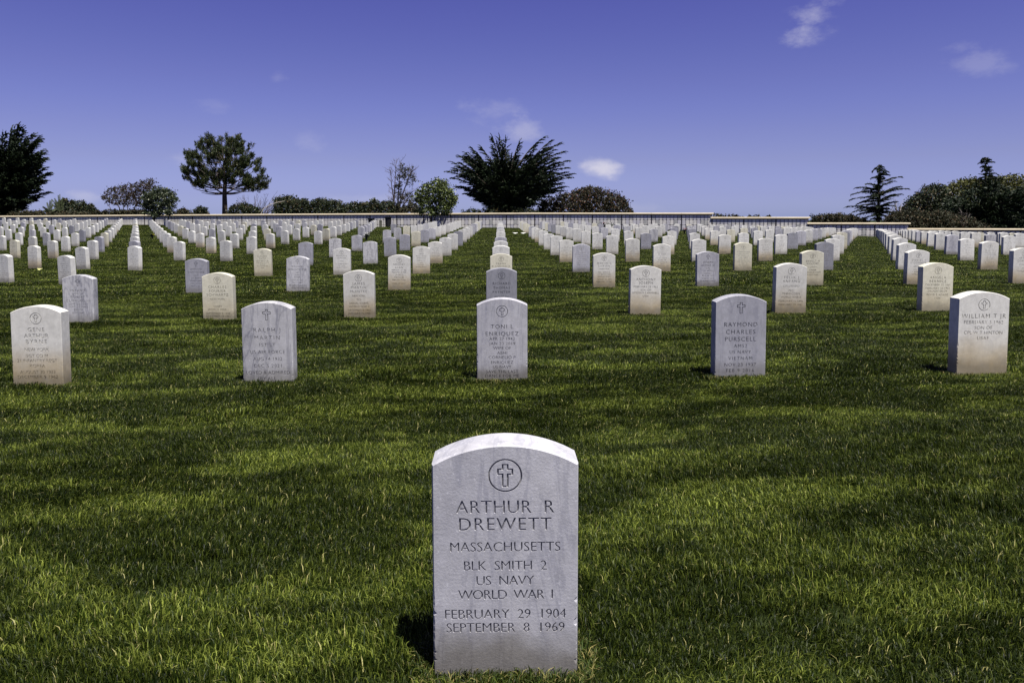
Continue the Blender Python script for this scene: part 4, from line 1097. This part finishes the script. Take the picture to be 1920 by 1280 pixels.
def twigs(label, px, zc, polys, n, seed, mat, name='bare_shrub', y0=408, r0=.022, lo=None):
    r = random.Random(seed); b = base_at(px, zc); T = MB()
    for _ in range(n):
        x, y = sample(polys, r); a = at(px + (x - px) * .35 + r.uniform(-4, 4), y0, zc + r.uniform(-.4, .4)); t = at(x, y, zc + r.uniform(-.9, .9)); pts = curve_pts(a, t, Vector((r.gauss(0, .1), 0, .05)), 4)
        T.tube(pts, [r0, r0 * .8, r0 * .6, r0 * .45, r0 * .25], 3)
        for _ in range(5):
            i = r.randrange(1, 4); p = pts[i].lerp(pts[i + 1], r.random()); d = ((t - a).normalized() + Vector((r.gauss(0, .6), r.gauss(0, .6), r.gauss(0, .3)))).normalized(); T.tube([p, p + d * r.uniform(.15, .45)], [r0 * .4, r0 * .2], 3)
    o = local(T, b).obj(name, mat); o.location = b; tag(o, label, 'bare shrub', 'leafless shrubs beyond the niche wall')


twigs('leafless twiggy shrub right of the pine trunk', 480, 67, [(440, 378), (446, 366), (465, 360), (490, 362), (520, 360), (535, 372), (520, 392), (450, 394)], 70, 81, M_TWIGD)
twigs('bare grey twigs between the young cypress and the dark right-hand trees', 1681, 59, [(1668, 388), (1672, 374), (1690, 370), (1698, 378), (1694, 400), (1672, 402)], 22, 82, M_TWIG)
twigs('pale bare forked stems in front of the dark right-hand cypress', 1808, 56.5, [(1796, 404), (1800, 394), (1812, 390), (1822, 395), (1816, 412), (1802, 414)], 12, 83, M_TWIG, y0=425)
# dead pale branch lying over the hedge
T = MB(); b = at(492, 398, 64)
T.tube([at(488, 404, 64), at(494, 392, 64), at(506, 384, 64), (at(522, 379, 64)), at(534, 377, 64)], [.035, .03, .028, .022, .012], 5)
T.tube([at(506, 384, 64), at(512, 374, 64)], [.018, .008], 4)
o = local(T, b).obj('dead_branch', simple('bleached_wood', (.42, .38, .33))); o.location = b; tag(o, 'bleached dead branch arching over the hedge right of the pine', 'branch')


def fronds(label, px, zc, y_base, ends, seed):
    r = random.Random(seed); b = base_at(px, zc); T = MB(); S_ = MB(); c0 = at(px, y_base, zc); T.tube([b, c0], [.16, .12], 7)
    for (x, y) in ends:
        t = at(x, y, zc + r.uniform(-.4, .4)); pts = curve_pts(c0, t, UP * .12, 7)
        for i in range(1, 8):
            d = (pts[i] - pts[i - 1]).normalized(); sd = d.cross(Vector((0, 1, 0))).normalized()
            for s in (-1, 1):
                for k in range(3):
                    q = pts[i - 1].lerp(pts[i], k / 3); e = q + (sd * s + d * .9).normalized() * .30 * (1 - i / 11); w_ = d * .03
                    S_.add([q - w_, q + w_, e], [(0, 1, 2)])
    o = thing('palm_shrub', b, label, 'palm', 'spiky palms at the far left'); local(T, b).obj('trunk', M_BARK, o); local(S_, b).obj('fronds', L_SPIKE, o)


fronds('low spiky palm with pale fronds just right of the big left cypress', 93, 66, 402, [(80, 388), (82, 396), (88, 380), (94, 376), (100, 382), (106, 392), (98, 374), (86, 392)], 91)
fronds('taller spiky palm with a dark upright frond, right of the low palm', 113, 68, 396, [(109, 366), (96, 374), (102, 372), (118, 370), (124, 376), (128, 386), (98, 386), (112, 364)], 92)

# bird on the cypress top
p = at(33.5, 236, 69.0); BM = MB()


def ell(m, c, rx, ry, rz, n=10, k=6):
    b0 = len(m.v)
    for i in range(k + 1):
        t = math.pi * i / k
        for j in range(n): m.v.append((c[0] + rx * math.cos(t), c[1] + ry * math.sin(t) * math.cos(6.2832 * j / n), c[2] + rz * math.sin(t) * math.sin(6.2832 * j / n)))
    for i in range(k):
        for j in range(n): m.f.append((b0 + i * n + j, b0 + i * n + (j + 1) % n, b0 + (i + 1) * n + (j + 1) % n, b0 + (i + 1) * n + j))


ell(BM, (0, 0, .10), .17, .075, .08); ell(BM, (.14, 0, .19), .06, .05, .055)
BM.add([(.19, -.015, .19), (.19, .015, .19), (.19, 0, .21), (.26, 0, .185)], [(0, 1, 3), (1, 2, 3), (2, 0, 3)])
BM.add([(-.13, -.03, .11), (-.13, .03, .11), (-.34, .035, .03), (-.34, -.035, .03), (-.13, 0, .135), (-.34, 0, .045)], [(0, 1, 2, 3), (0, 3, 5, 4), (1, 4, 5, 2), (2, 5, 3)])
for s in (-.03, .03): BM.tube([(.02, s, .05), (.03, s, -.04)], [.008, .006], 4)
o = BM.obj('bird', simple('black_feathers', (.015, .015, .018), .5)); o.location = p; o.rotation_euler = (0, 0, R(70)); tag(o, 'black bird perched on the top of the left cypress', 'bird')


# ------------------------------------------------------------------ grass: blade patches instanced over the lawn, one object
def blades(name, radius, count, h, w, seed, mat, lean=.75, strip=None):
    r = np.random.RandomState(seed); n = count
    rad = radius * np.sqrt(r.rand(n)) ** 0.95; a = r.rand(n) * 6.2832
    bx, by = rad * np.cos(a), rad * np.sin(a)
    if strip: bx, by = (r.rand(n) - .5) * strip[0], (r.rand(n) - .5) * strip[1]
    hh = h * (0.40 + 0.80 * r.rand(n) ** 1.5); long_ = r.rand(n) < 0.012; hh[long_] *= 1.7
    ww = w * (0.6 + 0.8 * r.rand(n)) * .5
    th = r.randn(n) * 1.5; le = lean * (0.3 + 1.5 * r.rand(n))          # mostly leaning one way
    dx, dy = np.cos(th), np.sin(th); fa = r.rand(n) * 6.2832; sx, sy = np.cos(fa) * ww, np.sin(fa) * ww
    v = np.zeros((n, 5, 3))
    v[:, 0] = np.stack([bx - sx, by - sy, np.full(n, -.006)], 1); v[:, 1] = np.stack([bx + sx, by + sy, np.full(n, -.006)], 1)
    mx, my, mz = bx + dx * hh * le * .35, by + dy * hh * le * .35, hh * .58
    v[:, 2] = np.stack([mx + sx * .8, my + sy * .8, mz], 1); v[:, 3] = np.stack([mx - sx * .8, my - sy * .8, mz], 1)
    v[:, 4] = np.stack([bx + dx * hh * le, by + dy * hh * le, hh * np.maximum(.45, 1.0 - .28 * le)], 1)
    me = bpy.data.meshes.new(name); me.vertices.add(n * 5); me.vertices.foreach_set('co', v.reshape(-1))
    idx = np.arange(n)[:, None] * 5
    li = np.concatenate([idx + np.array([[0, 1, 2, 3]]), idx + np.array([[3, 2, 4]])], 1).reshape(-1)
    me.loops.add(n * 7); me.loops.foreach_set('vertex_index', li.astype(np.int32))
    me.polygons.add(n * 2); st = (np.arange(n)[:, None] * 7 + np.array([[0, 4]])).reshape(-1); me.polygons.foreach_set('loop_start', st.astype(np.int32))
    me.update(calc_edges=True); me.materials.append(mat)
    return bpy.data.objects.new(name, me)


_nr = np.random.RandomState(9); _NG = _nr.rand(128, 128)


def vnoise(X, Y, sx, sy):
    """smooth value noise, 0..1"""
    x, y = np.asarray(X) / sx + 50.3, np.asarray(Y) / sy + 21.7; i, j = np.floor(x).astype(int), np.floor(y).astype(int); u, v = x - i, y - j
    u, v = u * u * (3 - 2 * u), v * v * (3 - 2 * v); g_ = lambda a, b_: _NG[a % 128, b_ % 128]
    return (g_(i, j) * (1 - u) + g_(i + 1, j) * u) * (1 - v) + (g_(i, j + 1) * (1 - u) + g_(i + 1, j + 1) * u) * v


LV = [  # radius, blades, height, width, y0, y1, tilt of the lumps
    (0.20, 3300, 0.024, 0.0022, -0.2, 4.6, 3.6), (0.36, 5600, 0.027, 0.0032, 4.3, 11.0, 2.6), (0.9, 8500, 0.034, 0.0075, 10.4, 26.0, 0.9), (2.0, 9000, 0.040, 0.016, 24.8, 62.0, 0.2)]
pts = []; kinds = []; rots = []; scs = []; szs = []; tls = []; patches = []
r = np.random.RandomState(77)
for li_, (rad, cnt, h, w, y0, y1, tlt) in enumerate(LV):
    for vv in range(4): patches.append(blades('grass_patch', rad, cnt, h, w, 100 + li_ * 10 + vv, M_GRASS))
    hwid = .72 * y1 + 1.5; st_ = rad * 1.12
    gx, gy = np.meshgrid(np.arange(-hwid, hwid, st_), np.arange(y0, y1, st_)); gx = gx + (np.arange(gx.shape[0]) % 2)[:, None] * st_ * .5
    X = (gx + r.uniform(-.22, .22, gx.shape) * st_).ravel(); Y = (gy + r.uniform(-.22, .22, gx.shape) * st_).ravel()
    ok = (np.abs(X) < .72 * np.maximum(Y, 0) + 1.3 + rad) & (Y < W_A.y + (X - W_A.x) * wdir.y / wdir.x - rad * .6)
    X, Y = X[ok], Y[ok]; n1 = vnoise(X, Y, 1.5, .55); n2 = vnoise(X + 31, Y + 7, .55, .45)
    Z = gz(X, Y) - (0.024 if li_ < 2 else 0.030) + (n2 - .5) * .014 * (li_ < 2); e = .3
    sxx = (gz(X + e, Y) - gz(X - e, Y)) / (2 * e); syy = (gz(X, Y + e) - gz(X, Y - e)) / (2 * e)
    for k_ in range(len(X)):
        pts.append((X[k_], Y[k_], Z[k_])); kinds.append(li_ * 4 + r.randint(4))
        rots.append(R(35) + (n1[k_] - .5) * 4.6 + r.randn() * .30)
        scs.append(0.9 + 0.2 * r.rand()); szs.append(.62 + .75 * (.65 * n2[k_] + .35 * n1[k_]))
        tls.append((math.atan(syy[k_]) + R(tlt) * r.randn() * .6, -math.atan(sxx[k_]) + R(tlt) * r.randn() * .6, 0))
# trimmed, half-dry fringe at the foot of the nearer stones
def dry_mat():
    m, nt, b = mat_new('dry_fringe', 0.6, 0.2); N = NT(nt); ge = N.n('ShaderNodeNewGeometry'); r_ = ge.outputs['Random Per Island']
    N.l(N.mix(N.rng(r_, .55, .95), (0.028, 0.046, 0.006), (0.24, 0.20, 0.07)), b.inputs['Base Color']); return m


M_DRY = dry_mat(); k0 = len(patches)
for vv in range(3): patches.append(blades('trimmed_fringe', .2, 620, .024, .0026, 300 + vv, M_DRY, 1.0, (.40, .055)))
for vv in range(2): patches.append(blades('trimmed_fringe', .2, 260, .024, .0026, 310 + vv, M_DRY, 1.0, (.17, .05)))
for c in cells:
    if c['Y'] > 14.5 or c['b'] != 'c': continue
    for (dx, dy, kk, rz) in ((0, -.030, r.randint(3), 0), (-.185, .05, 3 + r.randint(2), R(90)), (.185, .05, 3 + r.randint(2), R(90))):
        pts.append((c['X'] + dx, c['Y'] + dy, float(gz(c['X'], c['Y'])) - .022)); kinds.append(k0 + kk); rots.append(rz); scs.append(1.0); szs.append(1.0 if c['Y'] < 6 else 1.3); tls.append((0, 0, 0))
me = bpy.data.meshes.new('lawn_grass'); me.from_pydata(pts, [], [])
for nm, tp, data in (('kind_id', 'INT', kinds), ('rot', 'FLOAT', rots), ('scl', 'FLOAT', scs), ('szl', 'FLOAT', szs)):
    at_ = me.attributes.new(nm, tp, 'POINT'); at_.data.foreach_set('value', data)
at_ = me.attributes.new('tilt', 'FLOAT_VECTOR', 'POINT'); at_.data.foreach_set('vector', np.array(tls).ravel())
lawn = link(bpy.data.objects.new('lawn_grass', me)); tag(lawn, 'mown green turf covering the cemetery lawn', 'grass', kind='stuff')
ng = bpy.data.node_groups.new('grass_scatter', 'GeometryNodeTree')
ng.interface.new_socket('Geometry', in_out='INPUT', socket_type='NodeSocketGeometry'); ng.interface.new_socket('Geometry', in_out='OUTPUT', socket_type='NodeSocketGeometry')
gi = ng.nodes.new('NodeGroupInput'); go = ng.nodes.new('NodeGroupOutput'); jn = ng.nodes.new('GeometryNodeJoinGeometry')


def attr(nm, tp):
    a = ng.nodes.new('GeometryNodeInputNamedAttribute'); a.data_type = tp; a.inputs[0].default_value = nm; return a.outputs[0]


ka, ra, sa, za_, ta_ = attr('kind_id', 'INT'), attr('rot', 'FLOAT'), attr('scl', 'FLOAT'), attr('szl', 'FLOAT'), attr('tilt', 'FLOAT_VECTOR')
cr = ng.nodes.new('ShaderNodeCombineXYZ'); ng.links.new(ra, cr.inputs[2]); cs = ng.nodes.new('ShaderNodeCombineXYZ')
for i in range(2): ng.links.new(sa, cs.inputs[i])
ng.links.new(za_, cs.inputs[2])
e1 = ng.nodes.new('FunctionNodeEulerToRotation'); ng.links.new(ta_, e1.inputs[0]); e2 = ng.nodes.new('FunctionNodeEulerToRotation'); ng.links.new(cr.outputs[0], e2.inputs[0])
rr_ = ng.nodes.new('FunctionNodeRotateRotation'); rr_.rotation_space = 'LOCAL'; ng.links.new(e1.outputs[0], rr_.inputs[0]); ng.links.new(e2.outputs[0], rr_.inputs[1])
for k, ob in enumerate(patches):
    cmpn = ng.nodes.new('FunctionNodeCompare'); cmpn.data_type = 'INT'; cmpn.operation = 'EQUAL'
    ng.links.new(ka, [s_ for s_ in cmpn.inputs if s_.identifier == 'A_INT'][0]); [s_ for s_ in cmpn.inputs if s_.identifier == 'B_INT'][0].default_value = k
    oi = ng.nodes.new('GeometryNodeObjectInfo'); oi.inputs['Object'].default_value = ob; oi.inputs['As Instance'].default_value = True
    ip = ng.nodes.new('GeometryNodeInstanceOnPoints')
    ng.links.new(gi.outputs[0], ip.inputs['Points']); ng.links.new(cmpn.outputs[0], ip.inputs['Selection']); ng.links.new(oi.outputs['Geometry'], ip.inputs['Instance'])
    ng.links.new(rr_.outputs[0], ip.inputs['Rotation']); ng.links.new(cs.outputs[0], ip.inputs['Scale']); ng.links.new(ip.outputs[0], jn.inputs[0])
ng.links.new(jn.outputs[0], go.inputs[0])
md = lawn.modifiers.new('scatter', 'NODES'); md.node_group = ng
print('grass patches', len(pts))
